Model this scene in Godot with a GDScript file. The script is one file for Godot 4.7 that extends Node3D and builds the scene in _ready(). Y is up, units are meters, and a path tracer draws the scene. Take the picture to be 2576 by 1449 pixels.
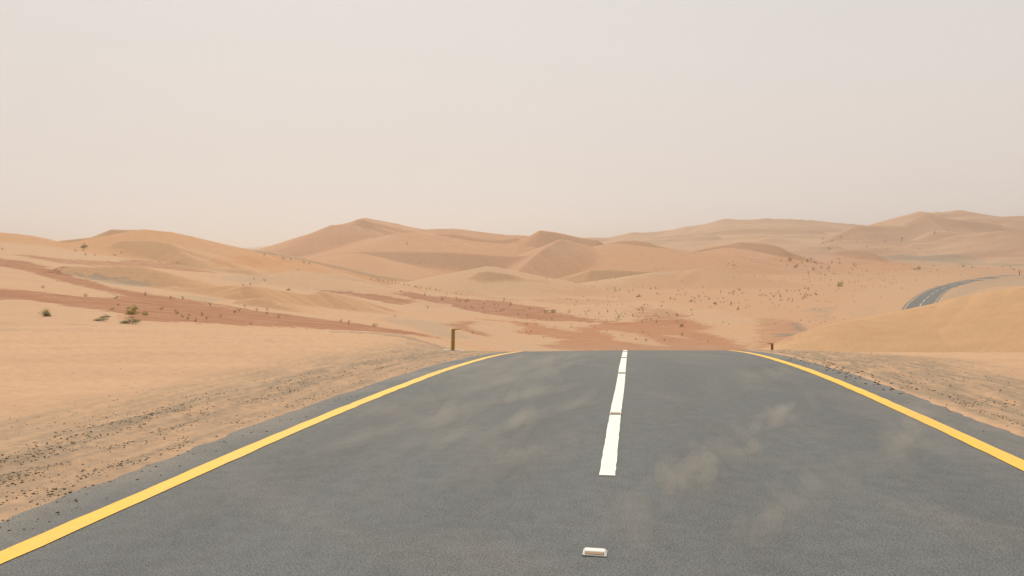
extends Node3D
# A two-lane desert road that runs over a crest towards high dunes. Metres, y up; the camera looks along -z; d below is the distance -z.

const EYE = 1.648
const SAND = Color(0.535, 0.342, 0.214)
const ORANGE = Color(0.565, 0.312, 0.166)
const ORANGEDEEP = Color(0.52, 0.245, 0.115)
const TAN = Color(0.545, 0.308, 0.182)
const PALE = Color(0.535, 0.33, 0.217)
const GOLD = Color(0.535, 0.328, 0.180)
const OLIVE = Color(0.55, 0.334, 0.193)
const RED = Color(0.335, 0.148, 0.083)
const REDPALE = Color(0.41, 0.19, 0.105)
const VALLEY = Color(0.515, 0.30, 0.178)
const ROCK = Color(0.25, 0.205, 0.165)
const GREY = Color(0.315, 0.27, 0.205)
const GRAVEL = Color(0.305, 0.230, 0.162)

var table := []
var ridges := []
var patches := []
var road_xs := PackedFloat32Array()
var road_hs := PackedFloat32Array()
var rng := RandomNumberGenerator.new()
var soft_noise := FastNoiseLite.new()
var mid_noise := FastNoiseLite.new()
var fine_noise := FastNoiseLite.new()
var taken := {}
var proto := {}
var counts := {}


func _ready():
	rng.seed = 11
	# ---- camera, sky, sun, exposure
	var camera := Camera3D.new()
	camera.name = "camera"
	add_child(camera)
	camera.position = Vector3(0, EYE, 0)
	camera.rotation_degrees = Vector3(-2.533, 0, 0)
	camera.fov = rad_to_deg(2.0 * atan(724.5 / 1910.0))
	camera.near = 0.05
	camera.far = 12000.0
	camera.current = true

	var sky_material := ProceduralSkyMaterial.new()
	sky_material.sky_top_color = Color(0.645, 0.655, 0.65).linear_to_srgb()
	sky_material.sky_horizon_color = Color(0.725, 0.632, 0.575).linear_to_srgb()
	sky_material.sky_curve = 0.25
	sky_material.ground_horizon_color = Color(0.62, 0.50, 0.40).linear_to_srgb()
	sky_material.ground_bottom_color = Color(0.45, 0.33, 0.23).linear_to_srgb()
	sky_material.sun_angle_max = 1.0
	# faint unevenness of the dust veil
	var veil := FastNoiseLite.new()
	veil.seed = 5
	veil.frequency = 0.006
	veil.fractal_octaves = 3
	var cover := veil.get_seamless_image(512, 256)
	cover.convert(Image.FORMAT_RGBA8)
	var plain_cover: Image = cover.duplicate()
	for y in 256:
		for x in 512:
			var v := plain_cover.get_pixel(511 - x, y).r
			cover.set_pixel(x, y, Color(1.0, 0.97, 0.93, 0.05 * v))
	sky_material.sky_cover = ImageTexture.create_from_image(cover)
	var sky := Sky.new()
	sky.sky_material = sky_material
	var env := Environment.new()
	env.background_mode = Environment.BG_SKY
	env.sky = sky
	env.tonemap_mode = Environment.TONE_MAPPER_LINEAR
	env.tonemap_exposure = 1.035
	env.sdfgi_enabled = true
	env.ssao_enabled = true
	env.ssil_enabled = true
	# dusty air: it scatters the light of the sun ahead mostly forwards
	env.volumetric_fog_enabled = true
	env.volumetric_fog_density = 0.00030
	env.volumetric_fog_albedo = Color(0.90, 0.78, 0.68).linear_to_srgb()
	env.volumetric_fog_anisotropy = 0.65
	env.volumetric_fog_length = 4000.0
	var world := WorldEnvironment.new()
	world.name = "world_environment"
	world.environment = env
	add_child(world)

	var sun := DirectionalLight3D.new()
	sun.name = "sun"
	add_child(sun)
	sun.light_color = Color(1.0, 0.955, 0.88)
	sun.light_energy = 1.0
	sun.light_angular_distance = 0.6
	sun.shadow_enabled = true
	sun.look_at_from_position(Vector3(-0.25, 0.92, -1.0), Vector3.ZERO)

	soft_noise.seed = 3
	soft_noise.frequency = 1.0
	soft_noise.fractal_octaves = 3
	mid_noise.seed = 8
	mid_noise.frequency = 1.0
	mid_noise.fractal_octaves = 2
	fine_noise.seed = 21
	fine_noise.frequency = 1.0
	fine_noise.fractal_type = FastNoiseLite.FRACTAL_NONE

	lay_out_land()
	build_land()
	build_road()
	build_studs()
	build_posts()
	build_gravel()
	build_plants()
	build_blowing_sand()


# ---------------------------------------------------------------- naming
func numbered(called: String) -> String:
	if not taken.has(called):
		taken[called] = 0
		return called
	taken[called] += 1
	return "%s_%03d" % [called, taken[called]]


func mesh_node(called: String, mesh: Mesh, material: Material, parent: Node = self) -> MeshInstance3D:
	var o := MeshInstance3D.new()
	o.name = numbered(called) if parent == self else called
	o.mesh = mesh
	o.material_override = material
	o.cast_shadow = GeometryInstance3D.SHADOW_CASTING_SETTING_ON
	parent.add_child(o, true)
	return o


func tag(o: Node, label: String, category: String, group := ""):
	o.set_meta("label", label)
	o.set_meta("category", category)
	if group:
		o.set_meta("group", group)


func structure(o: Node, label: String):
	o.set_meta("kind", "structure")
	o.set_meta("label", label)


# ---------------------------------------------------------------- the land as a height field
func ground_column(heights: Array):
	table.append(PackedFloat32Array(heights))


func ridge(group: String, tint: Color, front: float, back: float, end: float, round_: float, blend: float, crest: Array):
	var n := crest.size() / 3
	var p := PackedVector3Array()
	var middle := Vector2.ZERO
	var top := -100.0
	for i in n:
		p.append(Vector3(crest[3 * i], crest[3 * i + 2], crest[3 * i + 1]))
		middle += Vector2(p[i].x, p[i].z) / n
		top = maxf(top, p[i].y)
	var reach := 0.0
	for q in p:
		reach = maxf(reach, middle.distance_to(Vector2(q.x, q.z)))
	reach += (top + 20.0) / minf(front, back) + 5.0
	ridges.append({"group": group, "tint": tint, "front": front, "back": back, "end": end, "round": round_, "blend": blend, "p": p, "middle": middle, "reach": reach})


func patch(color: Color, warp: float, strength: float, streak: float, outline: Array):
	var p := PackedVector2Array()
	var box := Rect2(outline[0], outline[1], 0, 0)
	for i in outline.size() / 2:
		p.append(Vector2(outline[2 * i], outline[2 * i + 1]))
		box = box.expand(p[i])
	patches.append({"color": color, "warp": warp, "strength": strength, "streak": streak, "p": p, "box": box.grow(warp * 2.0)})


func smooth(a: float, b: float, x: float) -> float:
	var t := clampf((x - a) / (b - a), 0.0, 1.0)
	return t * t * (3.0 - 2.0 * t)


func road_x(d: float) -> float:
	var f := clampf(d + 60.0, 0.0, 1308.9)
	var i := int(f)
	return lerpf(road_xs[i], road_xs[i + 1], f - i)


func road_h(d: float) -> float:
	var f := clampf(d + 60.0, 0.0, 1308.9)
	var i := int(f)
	return lerpf(road_hs[i], road_hs[i + 1], f - i)


func road_slope(d: float) -> float:
	return (road_x(d + 0.75) - road_x(d - 0.75)) / 1.5


func across_road(x: float, d: float) -> float:
	var s := road_slope(d)
	return (x - road_x(d)) / sqrt(1.0 + s * s)


## The stretch in the valley is a little wider than the one over the crest.
func widening(d: float) -> float:
	return 1.0 + 0.22 * smooth(100.0, 240.0, d)


func crossfall(q: float, d: float) -> float:
	var side := clampf(q / 3.65, -1.4, 1.4)
	return (0.092 * side if side < 0.0 else -0.015 * side) * clampf(1.0 - absf(d) / 60.0, 0.0, 1.0)


func spline(a: float, b: float, c: float, e: float, t: float) -> float:
	return b + 0.5 * t * (c - a + t * (2.0 * a - 5.0 * b + 4.0 * c - e + t * (3.0 * (b - c) + e - a)))


func table_row(column: PackedFloat32Array, i: int, t: float) -> float:
	var last := column.size() - 1
	return spline(column[maxi(i - 1, 0)], column[i], column[mini(i + 1, last)], column[mini(i + 2, last)], t)


func bare_ground(x: float, d: float, q: float) -> float:
	var r := sqrt(x * x + d * d)
	var fc := clampf((atan2(x, d) + PI / 3.0) / (PI / 21.0), 0.0, 13.999)
	var fr := clampf(log(1.0 + r / 10.0) / log(1.17), 0.0, 41.999)
	var c := int(fc)
	var i := int(fr)
	var t := fr - i
	var h := spline(table_row(table[maxi(c - 1, 0)], i, t), table_row(table[c], i, t), table_row(table[mini(c + 1, 14)], i, t), table_row(table[mini(c + 2, 14)], i, t), fc - c)
	var w := 0.0
	var aq := absf(q) / widening(d)
	if aq < 22.0 and d > -60.0 and d < 1248.0:
		w = 1.0 - smooth(4.9, 4.9 + clampf(3.5 + d * 0.05, 3.5, 14.0), aq)
		if d > 1150.0:
			w *= smooth(1248.0, 1150.0, d)
	var rough := 0.0
	if r > 70.0:
		rough = 0.22 * soft_noise.get_noise_2d(x * 0.02 + 0.01 * d, d * 0.05) * minf(r / 150.0, 2.0)
		if absf(q) < 160.0:   # graded flat on both sides of the road
			rough *= 0.08 + 0.92 * smooth(40.0, 160.0, absf(q))
	if aq > 5.0:
		rough += smooth(5.0, 9.0, aq) * (0.05 * mid_noise.get_noise_2d(x * 0.12, d * 0.3) + 0.016 * fine_noise.get_noise_2d(x * 0.9 + d * 0.5, d * 1.3))
	h += rough
	if w > 0.0:
		var edge := 4.32 + 0.04 * fine_noise.get_noise_2d(d * 0.55, 7.0 if q > 0.0 else -9.0) + 0.04 * fine_noise.get_noise_2d(d * 2.7, q)
		var drop := 0.055 if d < 80.0 else 0.2
		var lift := -drop + (drop + (0.014 if d < 80.0 else 0.06)) * smooth(edge - 0.35 if d < 80.0 else 3.8, edge + 0.1 if d < 80.0 else 4.6, aq)
		# wheel ruts and heaps of chippings on the verge
		if aq > 4.3 and aq < 8.5 and d < 60.0:
			lift += 0.018 * fine_noise.get_noise_2d(q * 4.5, d * 0.35) * smooth(4.4, 4.9, aq)
			lift += 0.05 * exp(-pow((aq - 5.85 - 0.25 * fine_noise.get_noise_2d(d * 0.2, 1.0)) / 0.3, 2.0)) * (0.6 + 0.6 * fine_noise.get_noise_2d(d * 1.2, 3.0))
		h = lerpf(h, road_h(d) + crossfall(q, d) + lift, w)
	return h


func ridge_height(r: Dictionary, x: float, d: float) -> float:
	var p: PackedVector3Array = r.p
	var n := p.size() - 1
	var best := -1e9
	var front: float = r.front
	var back: float = r.back
	var a: float = r.round
	for i in n:
		var dx := p[i + 1].x - p[i].x
		var dd := p[i + 1].z - p[i].z
		var l := sqrt(dx * dx + dd * dd)
		dx /= l
		dd /= l
		var rx := x - p[i].x
		var rd := d - p[i].z
		var s := rx * dx + rd * dd
		var f := rx * dd - rd * dx
		var t := clampf(s / l, 0.0, 1.0)
		var hc := lerpf(p[i].y, p[i + 1].y, t)
		if hc < best:
			continue
		var over := maxf(maxf(-s, s - l), 0.0)
		var dist: float
		var w: float
		var fall := 0.0
		if (i == 0 and s < 0.0) or (i == n - 1 and s > l):
			dist = absf(f)
			w = 1.0 if f > 0.0 else -1.0
			fall = r.end * over
		else:
			dist = sqrt(f * f + over * over)
			w = f / (dist + 1e-6)
		var tan_ := back + (front - back) * smooth(-0.6, 0.6, w)
		best = maxf(best, hc - tan_ * (sqrt(dist * dist + a * a) - a) - fall)
	return best


## The height at a place, with the ridge that rules there and the tint of the sand.
func surface(x: float, d: float, near: Array, out: Dictionary) -> float:
	var q := across_road(x, d) if d > -60.0 and d < 1250.0 else 1e6
	out.q = q
	var h := bare_ground(x, d, q)
	var tint := SAND
	var group := "ground"
	for r in near:
		var m: Vector2 = r.middle
		var reach: float = r.reach
		if (m.x - x) * (m.x - x) + (m.y - d) * (m.y - d) > reach * reach:
			continue
		var g := ridge_height(r, x, d)
		var k: float = r.blend
		if g < h - k * 3.0:
			continue
		if g > h:
			group = r.group
		tint = tint.lerp(r.tint, smooth(-k * 2.0, k * 2.0, g - h))
		var b := maxf(k - absf(g - h), 0.0) / k
		h = maxf(g, h) + b * b * k * 0.25
	var r := sqrt(x * x + d * d)
	if r > 420.0:   # low swells that the wind has left on the big dunes
		h += smooth(420.0, 900.0, r) * (1.1 * soft_noise.get_noise_2d(x * 0.013 + 70.0, d * 0.02) + 1.6 * smooth(850.0, 1100.0, r) * soft_noise.get_noise_2d(x * 0.007, d * 0.016 + 20.0))
	out.tint = tint
	out.group = group
	return h


func height_at(x: float, d: float) -> float:
	var out := {}
	return surface(x, d, ridges, out)


func sand_color(x: float, d: float, q: float, tint: Color, near: Array) -> Color:
	var r := sqrt(x * x + d * d)
	var c := tint
	# broad drifts of paler and redder grains
	var drift := soft_noise.get_noise_2d(x * 0.012 - d * 0.004, d * 0.02)
	c = c.lerp(ORANGE if drift > 0.0 else SAND, clampf(absf(drift) * 0.7, 0.0, 0.4))
	c *= 1.0 + 0.05 * soft_noise.get_noise_2d(x * 0.11 + 40.0, d * 0.35)
	if x > 12.0 and d > 40.0 and d < 110.0 and absf(q) > 6.0:
		c *= 1.0 + 0.03 * fine_noise.get_noise_2d((x + 0.9 * d) * 0.05, (d - 0.9 * x) * 1.6)
	var streaks := mid_noise.get_noise_2d((x * 0.5 + d * 0.18) * 0.11, (d - x * 0.25) * 0.5)
	var fine_streaks := fine_noise.get_noise_2d((x * 0.6 + d * 0.2) * 0.16, (d - x * 0.28) * 0.75)
	for f in near:
		var box: Rect2 = f.box
		if not box.has_point(Vector2(x, d)):
			continue
		var warp: float = f.warp
		var wx := warp * (mid_noise.get_noise_2d(x * 0.35 / warp, d * 0.7 / warp) + 0.35 * fine_noise.get_noise_2d(x * 2.0 / warp, d * 2.6 / warp))
		var wd := warp * (mid_noise.get_noise_2d(x * 0.35 / warp + 90.0, d * 0.7 / warp) + 0.35 * fine_noise.get_noise_2d(x * 2.0 / warp + 50.0, d * 2.6 / warp))
		if Geometry2D.is_point_in_polygon(Vector2(x + 1.5 * wx, d + wd), f.p):
			var s: float = f.strength * (1.0 - f.streak * smooth(0.05, 0.4, streaks)) * (1.0 - (0.25 + 0.5 * f.streak) * smooth(0.12, 0.5, fine_streaks))
			s *= 1.0 - 0.15 * (0.5 + 0.5 * fine_noise.get_noise_2d(x * 0.8, d * 1.7))
			c = c.lerp(f.color, s)
	if r < 130.0:
		# faint wind-laid lines, and chippings strewn along the verges
		var near_w := 1.0 - smooth(60.0, 130.0, r)
		c *= 1.0 + near_w * 0.045 * mid_noise.get_noise_2d((x + 0.25 * d) * 0.07, (d - 0.12 * x) * 0.55)
		c *= 1.0 + near_w * 0.05 * fine_noise.get_noise_2d(x * 3.1, d * 4.7)
		var aq := absf(q)
		var line := 0.22 * fine_noise.get_noise_2d(d * 0.16, signf(q) * 4.0)
		var g := 0.0
		if q < 0.0:
			g = 0.55 * exp(-pow((aq - 4.55) / 0.35, 2.0)) + 0.75 * exp(-pow((aq - 5.85 - line) / 0.42, 2.0)) + 0.45 * exp(-pow((aq - 5.2) / 0.22, 2.0)) + 0.3 * exp(-pow((aq - 6.9 - line) / 0.9, 2.0))
			g += 0.25 * smooth(15.0, 26.0, d) * exp(-pow((aq - 5.6) / 2.2, 2.0)) + 0.30 * smooth(4.2, 4.5, aq) * (1.0 - smooth(6.6, 8.6 + 2.0 * line, aq))
		else:
			g = 0.95 * smooth(4.25, 4.5, aq) * (1.0 - smooth(6.4 + 4.0 * line, 8.6 + 4.0 * line, aq))
			g += 0.3 * exp(-pow((aq - 8.4) / 0.3, 2.0))
		g *= 1.0 - smooth(34.0, 60.0, d)
		g *= 0.72 + 0.5 * fine_noise.get_noise_2d(q * 3.4, d * 0.45) + 0.35 * fine_noise.get_noise_2d(x * 6.0, d * 7.0)
		c = c.lerp(GRAVEL, clampf(g, 0.0, 0.95))
		# tyre tread pressed into the left verge
		if q < -4.7 and q > -5.5 and d < 22.0:
			var tread := sin(d * 28.0 + floorf((q + 10.0) * 12.0) * 2.2) * sin((q + 5.5) * 72.0)
			c *= 1.0 - 0.13 * maxf(tread, 0.0)
	else:
		c *= 1.0 + 0.05 * fine_noise.get_noise_2d(x * 0.5, d * 0.9)
		if d > 800.0:   # bands of paler and greyer sand on the far slopes
			var band := soft_noise.get_noise_2d(x * 0.0035 + 11.0, d * 0.016) * smooth(800.0, 1000.0, d)
			c = c.lerp(Color(0.42, 0.262, 0.178) if band < 0.0 else Color(0.58, 0.39, 0.26), clampf(absf(band) * 1.3, 0.0, 0.6))
	return c


func lay_out_land():
	# heights every 8.57 degrees of azimuth from -60 to 60, at distances 10 * (1.17^i - 1)
	ground_column([-0.10, -0.13, -0.16, -0.20, -0.25, -0.30, -0.37, -0.45, -0.54, -0.67, -0.83, -1.04, -1.31, -1.65, -2.11, -2.70, -3.49, -4.44, -5.05, -4.74, -4.09, -3.21, -2.15, -1.12, 0.12, 2.09, 4.93, 8.00, 11.57, 13.85, 15.27, 16.17, 16.13, 15.17, 14.75, 15.10, 15.62, 16.05, 16.47, 16.89, 17.31, 17.73, 18.16])
	ground_column([-0.10, -0.14, -0.18, -0.23, -0.29, -0.35, -0.44, -0.54, -0.68, -0.85, -1.07, -1.36, -1.74, -2.24, -2.89, -3.76, -4.71, -5.02, -4.54, -3.83, -2.84, -1.78, -0.71, 0.71, 3.10, 6.07, 9.39, 12.71, 14.45, 15.71, 16.30, 15.78, 14.86, 14.84, 15.30, 15.80, 16.22, 16.64, 17.06, 17.48, 17.90, 18.33, 18.40])
	ground_column([-0.10, -0.14, -0.19, -0.25, -0.32, -0.40, -0.50, -0.64, -0.81, -1.04, -1.33, -1.73, -2.25, -2.94, -3.88, -4.60, -4.68, -4.39, -3.69, -2.77, -1.61, -0.20, 1.53, 3.74, 6.21, 8.83, 11.31, 12.52, 13.38, 13.76, 13.47, 12.98, 13.00, 13.30, 13.63, 13.92, 14.22, 14.52, 14.83, 15.15, 15.45, 15.50, 15.50])
	ground_column([-0.10, -0.15, -0.20, -0.27, -0.35, -0.44, -0.56, -0.73, -0.94, -1.23, -1.61, -2.12, -2.80, -3.71, -4.54, -4.49, -4.34, -3.97, -3.33, -2.46, -1.35, 0.08, 1.89, 4.18, 6.82, 7.99, 8.55, 8.85, 9.07, 9.28, 9.47, 9.79, 10.39, 11.05, 11.59, 12.10, 12.59, 13.07, 13.54, 14.02, 14.21, 14.21, 14.21])
	ground_column([-0.10, -0.15, -0.21, -0.28, -0.37, -0.48, -0.62, -0.80, -1.05, -1.38, -1.82, -2.41, -3.21, -4.29, -5.07, -5.50, -5.82, -5.94, -5.90, -5.67, -5.16, -4.58, -3.81, -2.26, -1.05, -0.19, 0.89, 2.05, 3.26, 4.44, 5.63, 6.87, 8.10, 9.18, 10.13, 11.01, 11.85, 12.67, 13.50, 14.21, 14.21, 14.21, 14.21])
	ground_column([-0.10, -0.16, -0.22, -0.30, -0.39, -0.50, -0.66, -0.87, -1.15, -1.52, -2.03, -2.72, -3.73, -5.31, -6.32, -7.06, -7.75, -8.40, -8.95, -9.38, -9.63, -9.72, -9.70, -9.50, -9.11, -8.34, -7.25, -5.81, -4.12, -2.29, -0.26, 2.13, 4.37, 6.01, 7.43, 8.70, 9.88, 11.05, 12.25, 12.83, 12.83, 12.83, 12.83])
	ground_column([-0.10, -0.16, -0.22, -0.30, -0.40, -0.52, -0.70, -0.94, -1.27, -1.72, -2.35, -3.26, -4.79, -6.67, -8.10, -9.19, -10.24, -11.38, -12.45, -13.42, -14.18, -14.80, -15.30, -15.72, -16.01, -16.07, -15.79, -14.88, -13.49, -10.93, -7.99, -4.57, -1.56, 0.68, 2.65, 4.44, 6.14, 7.82, 9.57, 10.02, 10.02, 10.02, 10.02])
	ground_column([-0.10, -0.16, -0.23, -0.31, -0.40, -0.55, -0.78, -1.13, -1.63, -2.36, -3.49, -4.97, -6.71, -8.57, -10.41, -12.35, -14.37, -16.14, -17.61, -18.27, -18.41, -18.47, -18.49, -18.45, -18.46, -18.52, -18.52, -18.25, -17.62, -15.84, -13.29, -9.55, -5.98, -3.09, -0.41, 2.13, 4.59, 7.05, 9.57, 10.02, 10.02, 10.02, 10.02])
	ground_column([-0.10, -0.16, -0.22, -0.30, -0.40, -0.55, -0.77, -1.12, -1.62, -2.35, -3.47, -4.95, -6.66, -8.51, -10.39, -12.43, -14.63, -16.59, -18.37, -18.80, -18.85, -18.85, -18.82, -18.62, -18.40, -18.21, -17.81, -16.49, -13.91, -7.45, 2.64, 16.86, 28.69, 33.95, 32.74, 29.94, 26.20, 22.17, 18.51, 17.73, 17.73, 17.73, 17.73])
	ground_column([-0.10, -0.16, -0.22, -0.30, -0.39, -0.53, -0.74, -1.06, -1.53, -2.21, -3.24, -4.66, -6.33, -8.15, -10.03, -12.01, -14.21, -16.25, -18.17, -18.73, -18.77, -18.70, -18.55, -18.15, -17.65, -17.22, -16.52, -14.40, -10.61, -3.07, 8.65, 27.37, 45.45, 57.77, 55.77, 50.19, 42.41, 33.76, 25.56, 22.27, 22.27, 22.27, 22.27])
	ground_column([-0.10, -0.15, -0.21, -0.28, -0.37, -0.49, -0.68, -0.97, -1.39, -1.99, -2.89, -4.20, -5.78, -7.55, -9.40, -11.31, -13.50, -15.62, -17.43, -18.39, -18.35, -18.32, -18.29, -18.27, -18.26, -18.15, -17.79, -17.07, -15.44, -11.57, -3.13, 16.31, 37.92, 44.68, 42.88, 39.56, 35.26, 30.53, 25.94, 22.59, 22.59, 22.59, 22.59])
	ground_column([-0.10, -0.15, -0.20, -0.27, -0.35, -0.45, -0.61, -0.85, -1.20, -1.72, -2.45, -3.57, -5.02, -6.69, -8.49, -10.34, -12.37, -14.58, -16.48, -18.16, -18.38, -18.34, -18.31, -18.28, -18.26, -18.25, -18.23, -18.22, -18.13, -17.66, -10.97, 4.07, 30.10, 45.43, 43.99, 41.08, 37.17, 32.71, 28.16, 24.01, 22.59, 22.59, 22.59])
	ground_column([-0.10, -0.14, -0.19, -0.25, -0.32, -0.40, -0.53, -0.72, -1.00, -1.40, -1.98, -2.82, -4.06, -5.57, -7.27, -9.07, -10.91, -13.02, -15.17, -16.98, -18.37, -18.36, -18.33, -18.30, -18.28, -18.26, -18.24, -18.23, -18.20, -18.10, -16.66, -8.60, 7.48, 34.00, 41.43, 39.90, 37.25, 33.85, 30.09, 26.35, 23.03, 22.59, 22.59])
	ground_column([-0.10, -0.14, -0.18, -0.23, -0.29, -0.35, -0.45, -0.58, -0.79, -1.08, -1.50, -2.10, -2.97, -4.22, -5.72, -7.40, -9.18, -11.00, -13.10, -15.22, -17.01, -18.37, -18.36, -18.33, -18.30, -18.28, -18.26, -18.24, -18.23, -18.21, -18.10, -16.75, -8.81, 5.34, 30.25, 38.22, 36.99, 34.81, 32.01, 28.89, 25.80, 23.03, 22.59])
	ground_column([-0.10, -0.13, -0.16, -0.20, -0.25, -0.30, -0.37, -0.46, -0.59, -0.78, -1.05, -1.44, -1.98, -2.75, -3.90, -5.31, -6.91, -8.64, -10.42, -12.39, -14.53, -16.40, -18.08, -18.38, -18.34, -18.31, -18.28, -18.26, -18.25, -18.24, -18.22, -18.16, -17.96, -12.43, -1.38, 18.37, 38.29, 37.53, 35.71, 33.13, 30.12, 27.00, 24.08])
	# the road: x, height and distance of its centre line
	var knots = [Vector3(-10.24, 2.05, -60), Vector3(-3.58, 0.68, -20), Vector3(-0.24, 0.00, 0), Vector3(0.25, -0.10, 3), Vector3(0.75, -0.20, 6), Vector3(1.07, -0.27, 8), Vector3(1.39, -0.36, 10), Vector3(1.80, -0.49, 12.5), Vector3(2.19, -0.64, 15), Vector3(2.66, -0.87, 18), Vector3(3.13, -1.13, 21), Vector3(3.67, -1.49, 24.5), Vector3(4.20, -1.90, 28), Vector3(5.70, -3.10, 36), Vector3(8.60, -4.60, 46), Vector3(15.00, -6.65, 60), Vector3(27.00, -9.55, 80), Vector3(45.00, -12.95, 105), Vector3(64.00, -15.95, 130), Vector3(84.00, -17.95, 158), Vector3(108.00, -18.45, 200), Vector3(129.50, -18.35, 240), Vector3(152.00, -18.35, 283), Vector3(179.00, -18.35, 329), Vector3(214.00, -18.35, 386), Vector3(257.00, -18.35, 452), Vector3(306.00, -18.35, 520), Vector3(364.00, -18.35, 597), Vector3(466.00, -18.35, 715), Vector3(622.00, -18.35, 860), Vector3(850.00, -18.35, 1050), Vector3(1190.00, -17.35, 1300)]
	for i in 1310:
		var d := i - 60.0
		var j := 0
		while j < knots.size() - 2 and knots[j + 1].z < d:
			j += 1
		var a: Vector3 = knots[j]
		var b: Vector3 = knots[j + 1]
		var z: Vector3 = knots[maxi(j - 1, 0)]
		var e: Vector3 = knots[mini(j + 2, knots.size() - 1)]
		var t := clampf((d - a.z) / (b.z - a.z), 0.0, 1.0)
		var span := b.z - a.z
		var ma := (b - z) / (b.z - z.z) * span
		var mb := (e - a) / (e.z - a.z) * span
		var p := a * (2 * t * t * t - 3 * t * t + 1) + ma * (t * t * t - 2 * t * t + t) + b * (-2 * t * t * t + 3 * t * t) + mb * (t * t * t - t * t)
		road_xs.append(p.x)
		road_hs.append(p.y)
	# dune crests: x, distance, height of each point, from left to right
	ridge("far_hills", PALE, 0.141, 0.141, 0.249, 0.7, 8.25, [-1256.3, 3300.0, 15.44, -1187.2, 3300.0, 24.06, -1100.7, 3300.0, 36.98, -1031.6, 3300.0, 40.43, -979.9, 3300.0, 39.56, -911.1, 3300.0, 25.78])
	ridge("far_hills", PALE, 0.287, 0.287, 0.287, 0.7, 3.75, [72.1, 1500.0, 23.58, 130.7, 1500.0, 35.01, 189.4, 1500.0, 35.71, 241.3, 1500.0, 46.74, 260.9, 1500.0, 45.88, 326.5, 1500.0, 51.35, 349.3, 1500.0, 58.85, 390.8, 1500.0, 61.74, 417.0, 1500.0, 71.50, 431.4, 1500.0, 71.50, 447.1, 1500.0, 69.78, 486.2, 1500.0, 69.55, 494.0, 1500.0, 71.89, 544.9, 1500.0, 71.50, 597.1, 1500.0, 68.92, 672.4, 1500.0, 61.74, 704.9, 1500.0, 59.78, 740.1, 1500.0, 62.67, 792.8, 1500.0, 52.52])
	ridge("far_hills", PALE, 0.268, 0.287, 0.268, 0.7, 3.25, [605.6, 1300.0, 45.74, 641.4, 1300.0, 55.21, 664.1, 1300.0, 59.95, 696.6, 1300.0, 75.17, 715.6, 1300.0, 72.67, 724.8, 1300.0, 74.22, 729.2, 1300.0, 72.87, 762.0, 1300.0, 77.40, 780.0, 1300.0, 74.02, 797.1, 1300.0, 70.64, 839.3, 1300.0, 66.11, 873.8, 1300.0, 67.05, 1026.0, 1300.0, 62.66, 1298.0, 1300.0, 47.77])
	ridge("far_hills", PALE, 0.488, 0.249, 0.488, 0.7, 2.94, [634.6, 1175.0, 65.35, 669.7, 1175.0, 57.40, 706.6, 1175.0, 53.12, 731.2, 1175.0, 50.98, 762.0, 1175.0, 45.78, 790.4, 1175.0, 40.88, 866.8, 1175.0, 32.31])
	ridge("far_hills", PALE, 0.445, 0.249, 0.445, 0.7, 2.91, [524.4, 1165.0, 44.80, 576.1, 1165.0, 45.41, 609.6, 1165.0, 43.59, 634.0, 1165.0, 42.37])
	ridge("far_hills", PALE, 0.488, 0.176, 0.488, 0.7, 3.33, [286.2, 1330.0, 39.82, 344.6, 1330.0, 42.60, 402.9, 1330.0, 47.10, 466.8, 1330.0, 47.45, 536.3, 1330.0, 45.37])
	ridge("far_hills", PALE, 0.445, 0.176, 0.445, 0.7, 3.12, [177.7, 1250.0, 23.84, 203.8, 1250.0, 26.45, 256.1, 1250.0, 27.75, 308.3, 1250.0, 32.97, 334.4, 1250.0, 34.27])
	ridge("far_hills", PALE, 0.445, 0.249, 0.445, 0.7, 2.77, [615.7, 1110.0, 35.82, 644.8, 1110.0, 34.67, 671.4, 1110.0, 34.38, 685.5, 1110.0, 30.62])
	ridge("far_hills", PALE, 0.325, 0.231, 0.325, 0.7, 2.70, [458.3, 1080.0, 20.26, 484.3, 1080.0, 22.51, 511.9, 1080.0, 22.51, 537.4, 1080.0, 18.57, 565.7, 1080.0, 14.62])
	ridge("far_hills", PALE, 0.364, 0.231, 0.364, 0.7, 2.65, [560.7, 1060.0, 17.15, 593.9, 1060.0, 18.53, 627.2, 1060.0, 17.15, 643.9, 1060.0, 14.93])
	ridge("far_hills", PALE, 0.249, 0.176, 0.249, 0.7, 2.70, [627.5, 1080.0, 27.02, 666.9, 1080.0, 32.65, 695.0, 1080.0, 35.46, 726.7, 1080.0, 30.96, 796.9, 1080.0, 24.20])
	ridge("far_hills", PALE, 0.404, 0.231, 0.404, 0.7, 2.55, [363.6, 1020.0, 20.82, 379.6, 1020.0, 20.02, 397.7, 1020.0, 16.03])
	ridge("far_hills", PALE, 0.364, 0.249, 0.364, 0.7, 3.04, [749.7, 1215.0, 54.87, 775.0, 1215.0, 57.40, 797.2, 1215.0, 56.77, 825.9, 1215.0, 53.61])
	ridge("far_hills", PALE, 0.231, 0.249, 0.249, 0.7, 2.58, [337.5, 1030.0, 23.16, 350.9, 1030.0, 25.84, 359.0, 1030.0, 25.57, 367.1, 1030.0, 22.08])
	ridge("far_hills", PALE, 0.364, 0.231, 0.364, 0.7, 3.25, [239.1, 1300.0, 34.22, 273.0, 1300.0, 35.23, 303.6, 1300.0, 36.93, 327.4, 1300.0, 35.57])
	ridge("far_hills", PALE, 0.249, 0.213, 0.249, 0.7, 2.52, [550.6, 1010.0, -3.63, 585.5, 1010.0, -4.69, 620.6, 1010.0, 4.81, 646.9, 1010.0, 11.14, 680.1, 1010.0, 12.73, 745.4, 1010.0, 16.42, 851.2, 1010.0, 12.20])
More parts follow.
